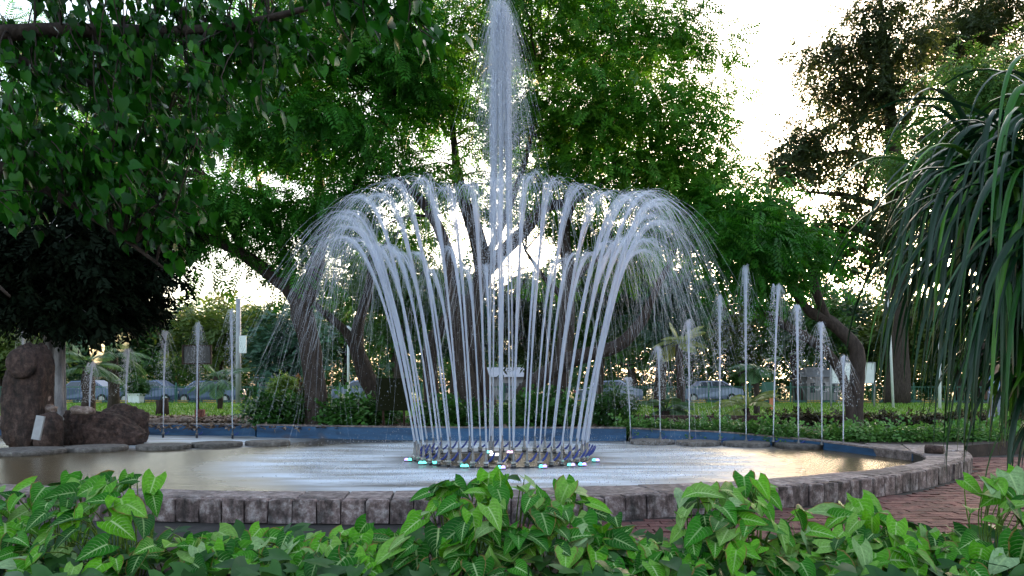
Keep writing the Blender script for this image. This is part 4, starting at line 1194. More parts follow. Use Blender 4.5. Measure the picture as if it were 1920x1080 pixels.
cn = empty('central_nozzle', (FC[0], FC[1], WZ)); tag(cn, 'cluster of upright metal nozzles at the centre of the fountain ring', 'nozzle')
plume = empty('central_plume', (FC[0], FC[1], WZ + .3)); tag(plume, 'tall white central water plume rising to the top of the picture', 'water jet')
for k in range(8):
    a = k * math.pi / 4; x, y = .22 * math.cos(a), .22 * math.sin(a)
    v, f = lathe([(.03, -.05), (.03, .1), (.022, .14), (.018, .34)], 10); mobj('nozzle_pipe', v + np.array([x, y, 0]), f, M['steel'], cn, True)
    H = 7.98 + rng.normal(0, .16); vz = math.sqrt(2 * 9.81 * H); ta = vz / 9.81
    v, f = strands((x, y, 0), (-x * .5, -y * .5, vz), 13, .003, .003, 1.3 * ta, 24, .0044, 1.0, .3, .3, ta, 300 + k, .05)
    v2, f2 = strands((x, y, 0), (-x * .5, -y * .5, vz), 100, .006, .0055, 1.66 * ta, 20, .0042, 1.0, .3, .35, ta, 340 + k, .075, 4.4)
    f2 = f2[v2[f2[:, 0], 2] > 4.2 + rng.uniform(-1.2, 1.2, len(f2))]
    f = np.concatenate([f, f2 + len(v)]); v = np.concatenate([v, v2])
    v = v[:]; mobj('stream', v, f, M['spray'], plume)
n = 24000
t = rng.uniform(0, 1, n); z = 8.1 - 5.0 * t ** 1.1; wd = .035 + .34 * t ** .8
dp = np.column_stack([rng.normal(0, 1, n) * wd + .06, rng.normal(0, 1, n) * wd, z + rng.normal(0, .1, n)])
v, f = droplets(dp, .0046); mobj('spray', v, f, M['spray'], plume)['kind'] = 'stuff'

n = 9000
a = rng.uniform(0, 2 * math.pi, n); rr = 3.55 + rng.normal(0, .42, n)
dp = np.column_stack([FC[0] + rr * np.sin(a), FC[1] - rr * np.cos(a), WZ + np.abs(rng.normal(0, .09, n)) * (1 + .8 * np.sin(a * 44))])
v, f = droplets(dp, .0045); tag(mobj('splash', v, f, M['spray']), 'fine splash where the arching jets fall back into the pool', 'splash', kind='stuff')

# lamps at the foot of the ring
def pool_light(px, py, m1, m2, lab, z=WZ + .005, r_=.06):
    b = G(px, py, z); root = empty('pool_light', tuple(b)); tag(root, lab, 'light', 'lamps of the fountain')
    v, f = lathe([(r_ * 1.25, -.06), (r_ * 1.25, .01), (r_ * 1.05, .02)], 16); mobj('housing', v, f, M['steel'], root)
    for s, m in ((-1, m1), (1, m2)):
        v, f = lathe([(r_ * .62, .018), (r_ * .55, .045), (r_ * .25, .06)], 12); mobj('lens', v * np.array([1, 1, 1]) + np.array([s * r_ * .5, 0, 0]), f, M[m], root, True)
for k, (px, py) in enumerate([(765, 865), (792, 871), (814, 871), (871, 877), (940, 880), (1018, 878), (1071, 875), (1092, 874), (1117, 866)]):
    pool_light(px, py, 'led_violet' if k < 1 else 'led_cyan', 'led_cyan' if k < 4 else 'led_violet', f'{ORD[k]} small lit lamp from the left along the front of the nozzle ring')
pool_light(917, 851, 'led_cyan', 'led_white', 'lit greenish white lamp at the left of the central nozzles', WZ + .12)
pool_light(928, 856, 'led_white', 'led_white', 'brightest white lamp in front of the central nozzles', WZ + .10, .085)
pool_light(957, 851, 'led_pink', 'led_pink', 'lit pink lamp at the right of the central nozzles', WZ + .12)

# upright side jets
side = [(-75, 22, 640, 'far left'), (45, 20.9, 596, ''), (101, 20.9, 640, ''), (166, 20.6, 680, ''), (235, 20.9, 655, ''), (306, 20.8, 622, ''), (369, 20.6, 605, ''), (436, 20.4, 583, ''),
        (1182, 19.2, 708, ''), (1238, 18.95, 650, ''), (1293, 18.7, 602, ''), (1350, 18.45, 556, ''), (1399, 18.2, 500, ''), (1450, 17.9, 535, ''), (1497, 17.5, 572, ''), (1541, 17.0, 606, ''), (1581, 16.6, 668, '')][1:]
vn, fn = lathe([(.028, -.05), (.028, .08), (.042, .085), (.042, .12), (.02, .14), (.014, .26)], 10)
sd_body = mesh_data('body', vn, fn, M['steel'], True)
mbl = MB(); mbl.tube([(0, 0, .09), (.09, 0, .11), (.15, 0, .16)], [.012, .015, .012], 6); sd_lev = mesh_data('lever', np.concatenate(mbl.v), mbl.f, M['lever'])
nl = 0; nr_ = 0
for k, (px, d, top, _) in enumerate(side):
    x = (px - 960) * d / F
    if px < 900: lab = f'{ORD[nl]} upright side jet from the left edge of the picture'; nl += 1
    else: lab = f'{ORD[nr_]} upright side jet to the right of the fountain'; nr_ += 1
    nz_ = empty('side_nozzle', (x, d, WZ)); tag(nz_, 'nozzle of the ' + lab.replace('upright ', '').replace(' of the picture', ''), 'nozzle', 'nozzles of the side jets')
    obj('body', sd_body, nz_); obj('lever', sd_lev, nz_)
    H = CAM_Z - (top - 720) * d / F - WZ - .25
    vz = math.sqrt(2 * 9.81 * H); ta = vz / 9.81
    H *= rng.uniform(.97, 1.02); lean = .10 * rng.normal(0, 1)
    v, f = strands((0, 0, 0), (lean, 0, vz), 9, .004, .003, 1.04 * ta, 16, .0046, 2, .0, .0, ta, 500 + k)
    v2, f2 = strands((0, 0, 0), (lean, 0, vz), 58, .004, .0055, 1.78 * ta, 16, .0042, 1.0, .3, .3, ta, 600 + k, .030, 4.6)
    # the falling head only: threads are kept from three quarters of the rise on
    zmin = H * .42
    f2 = f2[v2[f2[:, 0], 2] > zmin + rng.uniform(-.35, .35, len(f2)) * H]
    n = int(900 * H / 3); tq = rng.uniform(0, 1, n); dp = np.column_stack([rng.normal(0, 1, n) * (.01 + .15 * tq), rng.normal(0, 1, n) * (.01 + .15 * tq), H * (1 - .6 * tq ** 1.3)])
    v3, f3 = droplets(dp, .0058)
    vv = np.concatenate([v, v2, v3]); faces = [list(map(int, a)) for a in f] + [[int(a) + len(v) for a in q] for q in f2] + [[int(a) + len(v) + len(v2) for a in q] for q in f3]
    j = mobj('water_jet', vv, faces, M['spray'], None, False, loc=(x, d, WZ + .25)); tag(j, lab, 'water jet', 'upright side jets')

# ------------------------------------------------------------------ signs, poles, railing, cars beyond
def board(name, lab, cat, x0, y0, x1, y1, d, face, frame, posts, post_mat, post_r=.035, base_z=.36, fw=.05):
    a = P(x0, y0, d); b = P(x1, y1, d); cx = (a[0] + b[0]) / 2; cz = (a[2] + b[2]) / 2; w = b[0] - a[0]; h = a[2] - b[2]
    root = empty(name, (cx, d, base_z)); tag(root, lab, cat)
    mb = MB(); mb.box((0, 0, cz - base_z), (w, .03, h)); mb.build('panel', M[face], root)
    if frame:
        mb = MB()
        mb.box((0, -.01, cz - base_z + h / 2), (w + fw, .06, fw)); mb.box((0, -.01, cz - base_z - h / 2), (w + fw, .06, fw))
        mb.box((-w / 2, -.012, cz - base_z), (fw, .056, h - fw)); mb.box((w / 2, -.012, cz - base_z), (fw, .056, h - fw)); mb.build('frame', M[frame], root)
    for px in posts:
        x = (px - 960) * d / F - cx
        mb = MB(); mb.tube([(x, .06, -.05), (x, .06, cz - base_z + h / 2 - .02)], post_r, 8); mb.build('post', M[post_mat], root, True)
    return root
board('signboard', 'grey rectangular signboard with brown frame on a slim post', 'sign', 343, 648, 396, 682, 27, 'grey_board', 'frame_brown', [369], 'frame_brown', .06)
board('signboard', 'blank dark olive square board on short posts left of the jets', 'sign', 705, 709, 770, 770, 20.75, 'olive_board', None, [718, 757], 'frame_brown', .03, .34)
board('notice_board', 'large white notice board on two posts behind the bent tree', 'sign', 1559, 680, 1640, 719, 40, 'white_paint', 'pole_grey', [1559, 1640], 'pole_grey', .05)
d = 34; b = P(1442, 728, d)
sg = empty('small_sign', (b[0], d, .36)); tag(sg, 'small green sign with one rounded side on an orange post', 'sign')
a = np.linspace(-math.pi / 2, math.pi / 2, 12); hh = .27
out = [(-.3, hh), (-.3, -hh)] + [(.06 + .24 * math.cos(t), hh * math.sin(t)) for t in a]
zc = b[2] - .36
vv = [(x, -.02, z + zc) for x, z in out] + [(x, .02, z + zc) for x, z in out]; n = len(out)
mobj('panel', vv, [list(range(n)), list(range(n, 2 * n))[::-1]] + [[k, k + n, (k + 1) % n + n, (k + 1) % n] for k in range(n)], M['green_sign'], sg)
mb = MB(); mb.box((.14, .06, (zc - .1) / 2), (.2, .06, zc - .1)); mb.build('post', M['orange'], sg)

def pole(name, lab, px, top, d, r, mat, cat='pole', base=.36, lean=0.0):
    z = CAM_Z - (top - 720) * d / F; x = (px - 960) * d / F
    root = empty(name, (x, d, base)); tag(root, lab, cat)
    mb = MB(); mb.tube([(0, 0, -.1), (lean * .5, 0, (z - base) / 2), (lean, 0, z - base)], [r, r * .92, r * .85], 10); mb.build('shaft', M[mat], root, True)
    return root, z - base
rp, h = pole('lamp_post', 'slim white lamp post standing between the forked trunk and the vine-clad tree', 653, 625, 34, .055, 'white_paint', 'lamp post')
v, f = lathe([(.05, 0), (.12, .04), (.13, .22), (.07, .27), (.03, .32)], 12); mobj('lantern', v + np.array([0, 0, h]), f, M['white_paint'], rp, True)
mb = MB(); mb.tube([(0, 0, h - .1), (.12, 0, h + .02), (.16, 0, h - .3)], [.02, .02, .015], 6); mb.build('bracket', M['pole_grey'], rp, True)
rp, h = pole('utility_pole', 'grey utility pole carrying a white placard beyond the left lawn', 447, 560, 46, .16, 'pole_grey', 'pole')
mb = MB(); mb.box((.32, -.2, h - 2.65), (.42, .04, 1.0), 0, 1.0); mb.build('placard', M['white_paint'], rp)
pole('pole', 'thin white pole in front of the tall lacy tree at the right', 1675, 545, 38, .06, 'white_paint', lean=-.25)
pole('pole', 'thin grey pole between the strap leaves at the far right', 1762, 640, 36, .07, 'white_paint')

fence = empty('railing', (0, 48.6, .2)); tag(fence, 'low green metal railing between the lawn and the road', 'railing')
pm = MB(); pm.tube([(0, 0, 0), (0, 0, 1.28)], .055, 8); pm.tube([(0, 0, 1.28), (0, 0, 1.40)], [.07, .02], 8); pmd = mesh_data('post', np.concatenate(pm.v), pm.f, M['green_rail'])
for k in range(27): obj('post', pmd, fence, (-33 + k * 2.5, 0, 0))
mb = MB(); mb.box((-.5, 0, 1.12), (66, .04, .05)); mb.build('rail', M['green_rail'], fence)
mb = MB(); mb.box((-.5, 0, .25), (66, .04, .05)); mb.build('rail', M['green_rail'], fence)
mb = MB()
for k in range(330): mb.box((-33 + k * .2, 0, .68), (.022, .022, .84))
mb.build('picket_run', M['green_rail'], fence)['kind'] = 'stuff'

# cars standing on the road
prof = np.array([(-2.15, .32), (-2.2, .62), (-2.1, .86), (-1.35, .95), (-.75, 1.40), (.75, 1.45), (1.55, 1.0), (2.1, .92), (2.18, .6), (2.12, .32)])
def make_car(paint):
    root = empty('car', (0, 0, 0))
    n = len(prof); vv = []; wid = [.80, .86, .86, .84, .66, .66, .82, .85, .86, .80]
    for s in (-1, 1): vv += [(p[0], s * w, p[1]) for p, w in zip(prof, wid)]
    ff = [list(range(n))[::-1], list(range(n, 2 * n))] + [[k, (k + 1) % n, (k + 1) % n + n, k + n] for k in range(n)]
    mobj('body', vv, ff, M[paint], root)
    for s in (-1, 1):
        q = [(-1.2, .99), (-.72, 1.34), (-.05, 1.37), (-.05, .99)], [(.03, .99), (.03, 1.37), (.72, 1.38), (1.38, 1.02)]
        for w in q:
            yy = lambda z: s * (.84 - (z - .95) / .5 * .18 + .012)
            mobj('window', [(x, yy(z), z) for x, z in w], [[0, 1, 2, 3] if s < 0 else [3, 2, 1, 0]], M['glass'], root)
        for x in (-1.3, 1.35):
            v, f = lathe([(.20, -.1), (.32, -.09), (.33, 0), (.32, .09), (.2, .1)], 18); w = mobj('wheel', v, f, M['tyre'], root, loc=(x, s * .78, .33)); w.rotation_euler = (R(90), 0, 0)
            v, f = lathe([(.19, -.115), (.2, 0), (.19, .115)], 14); mobj('rim', v, f, M['rim'], w)
        mb = MB(); mb.box((2.12, s * .62, .74), (.12, .34, .14)); mb.build('headlight', M['lamp_glass'], root)
        mb = MB(); mb.box((-2.15, s * .66, .74), (.10, .26, .18)); mb.build('tail_light', M['tail_red'], root)
    return root
for px, d, m, s, lab in [(165, 52.6, 'car_blue', 1, 'blue-grey car on the road behind the left palms'), (282, 52.6, 'car_blue', 1, 'blue-grey car on the road just behind the white planter'), (392, 52.7, 'car_blue', 1, 'blue-grey car on the road behind the grey signboard post'),
                         (688, 52.5, 'car_silver', -1, 'silver car on the road left of the dark square board'), 
                         (1140, 52.6, 'car_silver', 1, 'pale silver car on the road right of the arching jets'), (1330, 56.0, 'car_silver', 1, 'silver car on the road behind the taller side jets')]:
    c = make_car(m); c.location = ((px - 960) * d / F, d, .125); c.rotation_euler = (0, 0, 0 if s > 0 else math.pi); c.scale = (1.0, 1.0, 1.12); tag(c, lab, 'car', 'cars on the road')
# pale park shelter and low white building behind
def house(name, lab, px0, px1, py_top, d, hw):
    x0 = (px0 - 960) * d / F; x1 = (px1 - 960) * d / F; z = CAM_Z - (py_top - 720) * d / F
    root = empty(name, ((x0 + x1) / 2, d, .2)); tag(root, lab, 'building'); w = x1 - x0
    mb = MB(); mb.box((0, 0, (z - .9) / 2), (w * .88, 3.2, z - .9)); mb.build('wall', M['plaster'], root)
    mb = MB(); mb.add([(-w / 2, -2, z - .9), (w / 2, -2, z - .9), (w / 2, 2, z - .9), (-w / 2, 2, z - .9), (-w * .3, 0, z - .15), (w * .3, 0, z - .15)], [[0, 1, 5, 4], [2, 3, 4, 5], [1, 2, 5], [3, 0, 4], [3, 2, 1, 0]]); mb.build('roof', M['roof_pale'], root)
    for s in (-.28, .0, .28):
        mb = MB(); mb.box((s * w, -1.61, (z - .9) * .55), (w * .13, .05, (z - .9) * .4)); mb.build('window', M['glass'], root)
house('pavilion', 'small pavilion with pale roof beyond the road left of the vine-clad trunk', 492, 552, 692, 60.6, 1)
house('pavilion', 'low pavilion with pale grey roof seen through the central jets', 880, 1010, 690, 61, 1)
house('pavilion', 'low pale building beyond the road behind the right side jets', 1495, 1560, 690, 62, 1)
house('pavilion', 'white building at the far left edge beyond the road', -30, 26, 664, 61, 1)

# ------------------------------------------------------------------ person behind the strap-leaf plant
def person(loc, rz):
    def skin(name, verts, edges, rad, mat, parent=None, root=0):
        me = bpy.data.meshes.new(name); me.from_pydata(verts, edges, []); me.update()
        o = obj(name, me, parent)
        o.modifiers.new('skin', 'SKIN'); sub = o.modifiers.new('sub', 'SUBSURF'); sub.levels = 2; sub.render_levels = 2
        if not me.skin_vertices: me.skin_vertices.new()
        for k, r_ in enumerate(rad): me.skin_vertices[0].data[k].radius = r_ if isinstance(r_, tuple) else (r_, r_)
        me.skin_vertices[0].data[root].use_root = True
        me.materials.append(mat); o.modifiers['skin'].use_smooth_shade = True
        return o
    V = [(0, 0, .95), (0, 0, 1.15), (0, 0, 1.38), (0, 0, 1.47), (0, -.01, 1.58), (0, -.01, 1.70),
         (.18, 0, 1.38), (.23, .02, 1.12), (.22, -.06, .88), (.22, -.09, .78), (-.18, 0, 1.38), (-.23, .02, 1.12), (-.21, -.08, .88), (-.21, -.12, .78),
         (.09, 0, .90), (.10, -.01, .5), (.10, .02, .09), (.11, -.14, .03), (-.09, 0, .90), (-.10, -.02, .5), (-.10, .02, .09), (-.11, -.14, .03)]
    E = [(0, 1), (1, 2), (2, 3), (3, 4), (4, 5), (2, 6), (6, 7), (7, 8), (8, 9), (2, 10), (10, 11), (11, 12), (12, 13), (0, 14), (14, 15), (15, 16), (16, 17), (0, 18), (18, 19), (19, 20), (20, 21)]
    rad = [(.14, .10), (.14, .10), (.13, .09), .055, (.075, .09), (.065, .08), .055, .045, .034, .03, .055, .045, .034, .03, .085, .06, .045, .035, .085, .06, .045, .035]
    body = skin('person', V, E, rad, M['skin']); body.location = loc; body.rotation_euler = (0, 0, rz)
    skin('shirt', [V[k] for k in (0, 1, 2, 6, 7, 10, 11)] + [(0, 0, .84), (0, 0, 1.44)], [(0, 1), (1, 2), (2, 3), (3, 4), (2, 5), (5, 6), (0, 7), (2, 8)], [(.165, .125), (.16, .12), (.15, .11), .075, .062, .075, .062, (.17, .13), .065], M['shirt'], body)
    skin('trousers', [V[k] for k in (0, 14, 15, 16, 18, 19, 20)], [(0, 1), (1, 2), (2, 3), (0, 4), (4, 5), (5, 6)], [(.15, .115), .105, .08, .07, .105, .08, .07], M['trousers'], body)
    skin('hair', [(0, .015, 1.62), (0, .02, 1.70), (0, .01, 1.745)], [(0, 1), (1, 2)], [(.08, .085), (.08, .09), (.05, .06)], M['hair'], body)
    return body
pp = person(((1868 - 960) * 19.5 / F, 19.5, .34), 2.6)
tag(pp, 'person in blue patterned top and pale trousers standing behind the strap leaves', 'person')

# ------------------------------------------------------------------ strap-leaf plant at the right
pan = empty('screw_pine', (5.15, 7.9, 0)); tag(pan, 'big plant with long drooping dark green strap leaves at the right edge', 'plant')
PO = np.array([5.15, 7.9, 0])
heads = [(1900, 225, 7.6, 20, 1.6), (1820, 300, 7.9, 22, 1.7), (1880, 330, 7.3, 22, 1.9), (1775, 345, 8.1, 20, 1.7), (1930, 420, 7.2, 22, 2.0), (1840, 440, 7.6, 22, 1.9), (1770, 480, 8.0, 18, 1.6), (1900, 560, 7.3, 20, 1.7), (1830, 570, 7.8, 18, 1.5), (1960, 300, 7.6, 18, 1.9), (1960, 620, 7.4, 20, 1.6), (1860, 660, 8.0, 16, 1.1), (1910, 700, 7.6, 20, 1.2), (1950, 480, 7.0, 22, 2.0), (1740, 420, 8.2, 14, 1.9), (1800, 400, 7.8, 18, 2.0), (1950, 760, 7.5, 18, 1.1)]
stem_b = np.array([5.75, 8.1, 0.0]); mass_v = []; mass_f = []; mass_uv = []; mass_n = 0
for i, (px, py, d, n, L) in enumerate(heads):
    h = P(px + 74, py, d)
    mid = (stem_b + h) / 2 + np.array([.25, .1, -.2])
    v, f = tube(smooth_path([stem_b + rng.normal(0, .12, 3) * np.array([1, 1, 0]), mid, h - np.array([0, 0, .15]), h], 4), np.linspace(.085, .035, 13), 8, True, .25, i)
    mobj('stem', v - PO, f, M['bark'], pan, True)
    for k in range(int(n * 1.5)):
        az = math.pi + rng.normal(.25, 1.35); el = rng.uniform(.0, 1.25)
        dr = np.array([math.cos(az) * math.cos(el), math.sin(az) * math.cos(el), math.sin(el)])
        Lk = L * rng.uniform(.65, 1.4); S = 12; p = h + dr * .05; pts = [p]
        g_ = rng.uniform(.20, .50)
        for s in range(S):
            p = p + dr * Lk / S; pts.append(p)
            dr = dr + np.array([0, 0, -g_ * (1.0 if s < 6 else 1.3)]) + rng.normal(0, .015, 3); dr /= np.linalg.norm(dr)
        pts = np.array(pts); t_, u_, w_ = frames(pts)
        u_ = np.cross(t_, np.array([math.cos(az + math.pi / 2), math.sin(az + math.pi / 2), 0]) * 0 + np.array([0, 0, 1.0])); 
        side_v = np.array([-math.sin(az), math.cos(az), 0]) + rng.normal(0, .25, 3)
        nv = np.cross(side_v, t_); nv /= np.linalg.norm(nv, axis=1, keepdims=True) + 1e-9
        sv = np.cross(t_, nv)
        s = np.linspace(0, 1, S + 1); wd = rng.uniform(.022, .043) * np.minimum(1, .55 + s * 4) * (1 - s ** 2.5) + .0025
        a = pts + sv * wd[:, None] + nv * (wd * .45)[:, None]; c = pts - sv * wd[:, None] + nv * (wd * .45)[:, None]
        vv = np.stack([a, pts, c], axis=1).reshape(-1, 3); ff = []
        for q in range(S):
            A = q * 3; B = A + 3; ff += [[A, A + 1, B + 1, B], [A + 1, A + 2, B + 2, B + 1]]
        uv = np.array([[u, v__] for v__ in s for u in (0, .5, 1)])
        if k < 300 / len(heads): mobj('leaf', vv - PO, ff, M['strap'], pan, True, uv)
        else:
            mass_v.append(vv - PO); mass_f.append(np.array(ff) + mass_n); mass_uv.append(uv); mass_n += len(vv)
mobj('leaf_mass', np.concatenate(mass_v), np.concatenate(mass_f), M['strap'], pan, True, np.concatenate(mass_uv))['kind'] = 'stuff'

# ------------------------------------------------------------------ variegated arrowhead plants in the foreground
def arrow_leaf(seed):
    r = np.random.default_rng(seed)
    vs_ = [0, .1, .24, .42, .6, .78, .91, 1.0]; ws = [.30, .405, .42, .36, .265, .15, .06, .0]
    us = [-1, -.55, 0, .55, 1]
    v = []; uv = []; droop = r.uniform(.12, .34); fold = r.uniform(.08, .34); tw = r.uniform(-.15, .15)
    for a, w in zip(vs_, ws):
        for u in us:
            x = u * w * r.uniform(.94, 1.04); y = a - .26 * (1 - a) ** 3 * abs(u) ** 1.3
            z = fold * abs(u) * w - droop * max(0, y) ** 2 + .016 * math.sin(a * 14 + seed) * abs(u) + tw * x * a
            v.append((x, y, z)); uv.append((u * .5 + .5, a))
    f = []
    for i in range(len(vs_) - 1):
        for j in range(4): f.append([i * 5 + j, i * 5 + j + 1, (i + 1) * 5 + j + 1, (i + 1) * 5 + j])
    return np.array(v), f, np.array(uv)
LM = [mesh_data('leaf', *(lambda q: (q[0], q[1], M['arrow'], True, q[2]))(arrow_leaf(s))) for s in range(8)]
# (px of the clump, px row of its top, depth, half width in px, leaves, wording)
clumps = [(-30, 930, 6.2, 120, 26, 'arrowhead plant with striped leaves at the lower left corner'), (85, 905, 6.3, 95, 34, 'tall arrowhead plant covering the wall at the left'), (225, 903, 6.2, 90, 34, 'tall arrowhead plant with one upright pointed leaf against the water'),
          (345, 968, 6.2, 80, 24, 'low arrowhead plant just right of the tall left ones'), (440, 985, 6.3, 85, 26, 'low pale arrowhead plant below the bare left wall blocks'), (545, 978, 6.2, 80, 26, 'low arrowhead plant left of the stained wall blocks'), (640, 962, 6.2, 80, 28, 'arrowhead plant with a raised pale leaf before the wall'),
          (735, 985, 6.2, 75, 24, 'low arrowhead plant just left of the tall middle clump'), (855, 908, 6.3, 85, 36, 'tall arrowhead plant in the middle, its left half'), (945, 900, 6.2, 85, 38, 'tallest middle arrowhead plant rising over the wall to the water'), (1060, 925, 6.3, 85, 34, 'arrowhead plant at the right shoulder of the tall middle clump'),
          (1150, 985, 6.1, 70, 22, 'low arrowhead plant right of the middle clump by the red path'), (1245, 992, 6.0, 70, 22, 'low arrowhead plant before the red strip of path'), (1335, 920, 6.3, 75, 32, 'tall arrowhead plant right of centre hiding the wall'), (1415, 908, 6.4, 75, 32, 'tall arrowhead plant with a big leaf folded over the coping'),
          (1510, 972, 6.2, 75, 26, 'arrowhead plant sloping down to the right of the folded leaf'), (1605, 945, 6.3, 75, 30, 'arrowhead plant with an upright leaf before the path'), (1700, 958, 6.3, 80, 28, 'arrowhead plant before the red path at the right'), (1795, 968, 6.0, 80, 28, 'arrowhead plant under the hanging roots at the right'), (1895, 900, 6.1, 90, 34, 'tall dark arrowhead plant in the right corner')]
for (px, top, d, hw, n, lab) in clumps:
    n = int(n * 1.5)
    if top > 950: top += 42
    b = P(px, 0, d); zt = CAM_Z - (top - 720) * d / F; hwm = hw * d / F
    root = empty('arrowhead_plant', (b[0], d, 0.0)); tag(root, lab, 'plant', 'arrowhead plants in the foreground bed')
    sm = MB(); ground = np.array([0, 0, 0.0])
    for k in range(n):
        # spread over the camera side and top of a mound
        u = rng.uniform(-1, 1); q = (k + .5) / n
        if q < .3:
            zz = zt - abs(rng.normal(0, .07)); yy = rng.uniform(-.15, .35)
            xx = u * hwm * .75
        else:
            zz = rng.uniform(.16, max(.3, zt - .08)); yy = -.15 - (1 - zz / zt) * rng.uniform(.35, 1.1); xx = u * hwm * 1.25
        zz -= .14 * (xx / hwm) ** 2 * zt
        size = rng.uniform(.125, .25)
        p = np.array([xx, yy, zz])
        outx = xx / hwm
        tip = np.array([outx * .7 + rng.normal(0, .55), -.65 + rng.normal(0, .45), -.35 + rng.normal(0, .45) + (.35 if q < .12 else 0)])
        nrm = np.array([outx * .25 + rng.normal(0, .25), -.55 + rng.normal(0, .28), .9])
        tip = tip / np.linalg.norm(tip); nrm = nrm - tip * (nrm @ tip); nrm /= np.linalg.norm(nrm)
        xv = np.cross(tip, nrm)
        m = Matrix(((xv[0], tip[0], nrm[0], 0), (xv[1], tip[1], nrm[1], 0), (xv[2], tip[2], nrm[2], 0), (0, 0, 0, 1)))
        lf = obj('leaf', LM[int(rng.integers(0, 8))], root)
        st_ = p - tip * size * .35
        lf.matrix_local = Matrix.Translation(Vector(st_)) @ m @ Matrix.Diagonal((size * rng.uniform(.85, 1.1), size, size, 1))
        g0 = np.array([xx * .5, min(.2, yy * .5 + .15), 0]); sm.tube(smooth_path([g0, (g0 + st_) / 2 + np.array([0, .08, .08]), st_], 3), [.007, .0065, .006, .0055, .005, .0045, .004], 4)
    sm.build('stem_cluster', M['cover_stem'] if 'cover_stem' in M else M['lawn'], root, True)['kind'] = 'stuff'
# lower layer of leaves closing the bed, coloured darker to paint shade into the gaps
tvs, tfs, _ = arrow_leaf(3); tfs = np.array(tfs)
n = 1000
pos = np.column_stack([rng.uniform(-4.6, 4.6, n), rng.uniform(4.0, 7.2, n), rng.uniform(.04, .26, n)])
yd = np.column_stack([rng.normal(0, .8, n), rng.normal(-.5, .6, n), rng.normal(-.15, .3, n)]); up = np.column_stack([rng.normal(0, .3, n), rng.normal(-.35, .3, n), np.ones(n)])
v, f, tn = scatter((tvs, tfs), pos, basis(yd, up), rng.uniform(.13, .22, n), rng.uniform(.0, .55, n))
tag(mobj('undergrowth', v, f, M['shrub'], None, True, None, tn), 'lower leaves filling the bed beneath the arrowhead plants', 'undergrowth', kind='stuff')
sheet('foreground_bed', [(-14, 1.5), (14, 1.5), (14, 6.6), (4.2, 7.35), (-14, 7.6)], 0.012, M['soil'])

# ------------------------------------------------------------------ overhanging heart-leaved tree at the upper left
oh = empty('peepal_tree', (-6.6, 5.2, 0)); tag(oh, 'near tree with glossy heart-shaped leaves overhanging the upper left', 'tree')
OO = np.array([-6.6, 5.2, 0])
tr = np.array([(-6.6, 5.2, -.1, .34), (-6.5, 5.4, 1.6, .3), (-6.3, 5.8, 3.0, .26), (-6.0, 6.2, 4.4, .2), (-5.6, 6.6, 6.0, .14), (-5.2, 7.0, 8.0, .06)])
sp = smooth_path(tr, 5); v, f = tube(sp[:, :3], sp[:, 3], 12, True, .2, 2.0); mobj('trunk', v - OO, f, M['bark'], oh, True)
limbs = [[(-6.2, 6.0, 3.6, .13), (-5.2, 6.6, 4.25, .1), (-4.2, 7.0, 4.6, .07), (-2.8, 7.3, 4.75, .045), (-1.6, 7.0, 4.85, .02)],
         [(-6.3, 5.8, 3.0, .11), (-5.4, 6.6, 3.55, .08), (-4.6, 7.1, 3.45, .055), (-3.8, 7.3, 3.0, .03), (-3.2, 7.4, 2.55, .012)],
         [(-5.7, 6.6, 5.6, .1), (-4.4, 6.2, 5.5, .07), (-2.8, 5.8, 5.1, .045), (-1.2, 5.2, 4.4, .02), (-.5, 4.9, 4.05, .008)],
         [(-6.1, 6.2, 4.2, .1), (-5.2, 7.2, 4.6, .07), (-4.2, 8.0, 4.5, .04), (-3.3, 8.4, 4.1, .015)],
         [(-6.2, 6.0, 3.4, .09), (-5.6, 6.8, 3.2, .06), (-5.0, 7.2, 2.7, .03), (-4.6, 7.3, 2.3, .012)]]
lsm = []
for k, l in enumerate(limbs):
    sp = smooth_path(np.array(l), 6); v, f = tube(sp[:, :3], sp[:, 3], 8, True, .15, k); mobj('limb', v - OO, f, M['bark'], oh, True); lsm.append(sp)
lsm = np.concatenate(lsm)
def heart_leaf(seed):
    r = np.random.default_rng(seed); v = []; d_ = r.uniform(.1, .3); fo = r.uniform(.1, .4)
    rows = [(0, .20), (.16, .34), (.38, .31), (.60, .17), (.76, .06), (1.0, .0)]
    for a, w in rows:
        for u in (-1, 0, 1): v.append((u * w, a - .12 * (1 - a) ** 2 * abs(u), fo * abs(u) * w - d_ * a * a))
    f = []
    for i in range(len(rows) - 1):
        for j in range(2): f.append([i * 3 + j, i * 3 + j + 1, (i + 1) * 3 + j + 1, (i + 1) * 3 + j])
    return np.array(v), np.array(f)
HL = []
for s in range(6):
    v, f = heart_leaf(s); HL.append(mesh_data('leaf', v, f, M['peepal'], True, None, np.full(len(v), .15 + .15 * s)))
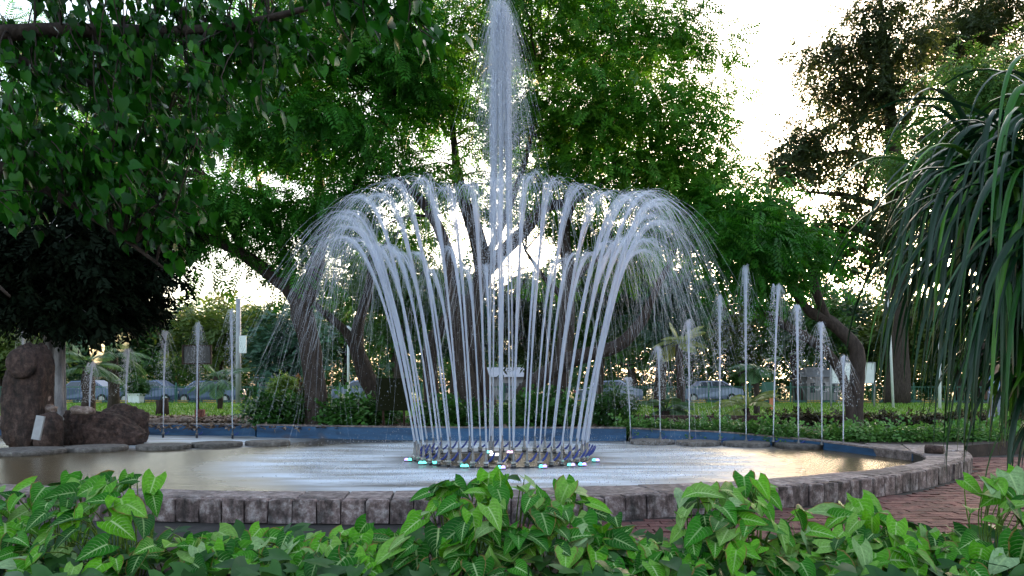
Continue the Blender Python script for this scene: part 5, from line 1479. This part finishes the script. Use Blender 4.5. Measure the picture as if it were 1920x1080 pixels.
# twigs hang from the limbs; leaves hang from the twigs. regions in the picture: (px, py, rx, ry, depth, spread, twigs)
regs = [(120, 60, 190, 90, 7.4, .9, 46), (330, 90, 150, 90, 7.4, .9, 40), (110, 200, 140, 90, 7.2, .9, 40), (280, 220, 130, 80, 7.4, .8, 38), (430, 130, 100, 80, 7.6, .8, 24), (300, 330, 80, 70, 7.3, .6, 22), (180, 320, 90, 60, 7.2, .7, 20),
        (520, 60, 60, 50, 7.4, .6, 9), (40, 330, 70, 90, 7.4, .7, 18), (290, 420, 36, 40, 7.3, .3, 5), (220, -90, 380, 90, 7.2, 1.2, 60), (700, 8, 90, 24, 5.2, .3, 9), (790, 30, 34, 18, 5.0, .2, 4), (650, -40, 140, 30, 5.2, .4, 8)]
tw_v = []; tw_f = []; n0 = 0; spots = []
for (px, py, rx, ry, d, sp_, n) in regs:
    for k in range(n):
        a = rng.uniform(0, 2 * math.pi); q = rng.uniform() ** .5
        c = P(px + rx * q * math.cos(a), py + ry * q * math.sin(a), d + rng.normal(0, sp_ * .6))
        s = lsm[int(np.argmin(np.linalg.norm(lsm[:, :3] - c, axis=1)))][:3]
        L = np.linalg.norm(c - s)
        st_ = s if L < .9 else c + (s - c) / L * .9
        en = c + np.array([.14, 0, -.16]) + rng.normal(0, .06, 3)
        pts = smooth_path([s, st_ * .5 + s * .5 + np.array([0, 0, .06]), st_, c + np.array([0, 0, .05]), en], 3) if L >= .9 else smooth_path([s, (s + c) / 2 + np.array([0, 0, .08]), c, en], 3)
        v, f = tube(pts, np.linspace(.010, .003, len(pts)), 4, False); tw_v.append(v); tw_f.append(np.array(f) + n0); n0 += len(v)
        m = len(pts)
        for w in range(13):
            i = m - 1 - int(rng.uniform(0, min(7, m - 1))); spots.append(pts[i] + rng.normal(0, .045, 3))
mobj('twig_work', np.concatenate(tw_v) - OO, np.concatenate(tw_f), M['bark'], oh)['kind'] = 'stuff'
spots = np.array(spots); n = len(spots)
tipd = np.column_stack([rng.normal(.3, .45, n), rng.normal(-.1, .45, n), -1 + rng.normal(0, .35, n)])
nrm = np.column_stack([rng.normal(.15, 1.0, n), rng.normal(-.35, .9, n), rng.uniform(-.1, .9, n)])
rot = basis(tipd, nrm); size = rng.uniform(.085, .165, n)
dpt = spots[:, 1]
inpx = 960 + F * spots[:, 0] / dpt; inpy = 720 - F * (spots[:, 2] - CAM_Z) / dpt
vis = (inpx > 5) & (inpx < 860) & (inpy > 5) & (inpy < 520)
order = np.argsort(np.where(vis, dpt - size * 6, 99)); single = set(order[:300].tolist())
for k in order[:300]:
    m = rot[k]; o = obj('leaf', HL[int(rng.integers(0, 6))], oh)
    o.matrix_local = Matrix.Translation(Vector(spots[k] - OO)) @ Matrix([[*m[0], 0], [*m[1], 0], [*m[2], 0], [0, 0, 0, 1]]) @ Matrix.Scale(float(size[k]), 4)
rest = np.array([k for k in range(n) if k not in single])
hv, hf = heart_leaf(2)
v, f, tn = scatter((hv, hf), spots[rest], rot[rest], size[rest], rng.uniform(.0, .9, len(rest)))
mobj('crown', v - OO, f, M['peepal'], oh, True, None, tn)['kind'] = 'stuff'
print('TRIS', sum(len(o.data.polygons) * 2 for o in bpy.data.objects if o.type == 'MESH'), 'OBJ', len(bpy.data.objects))
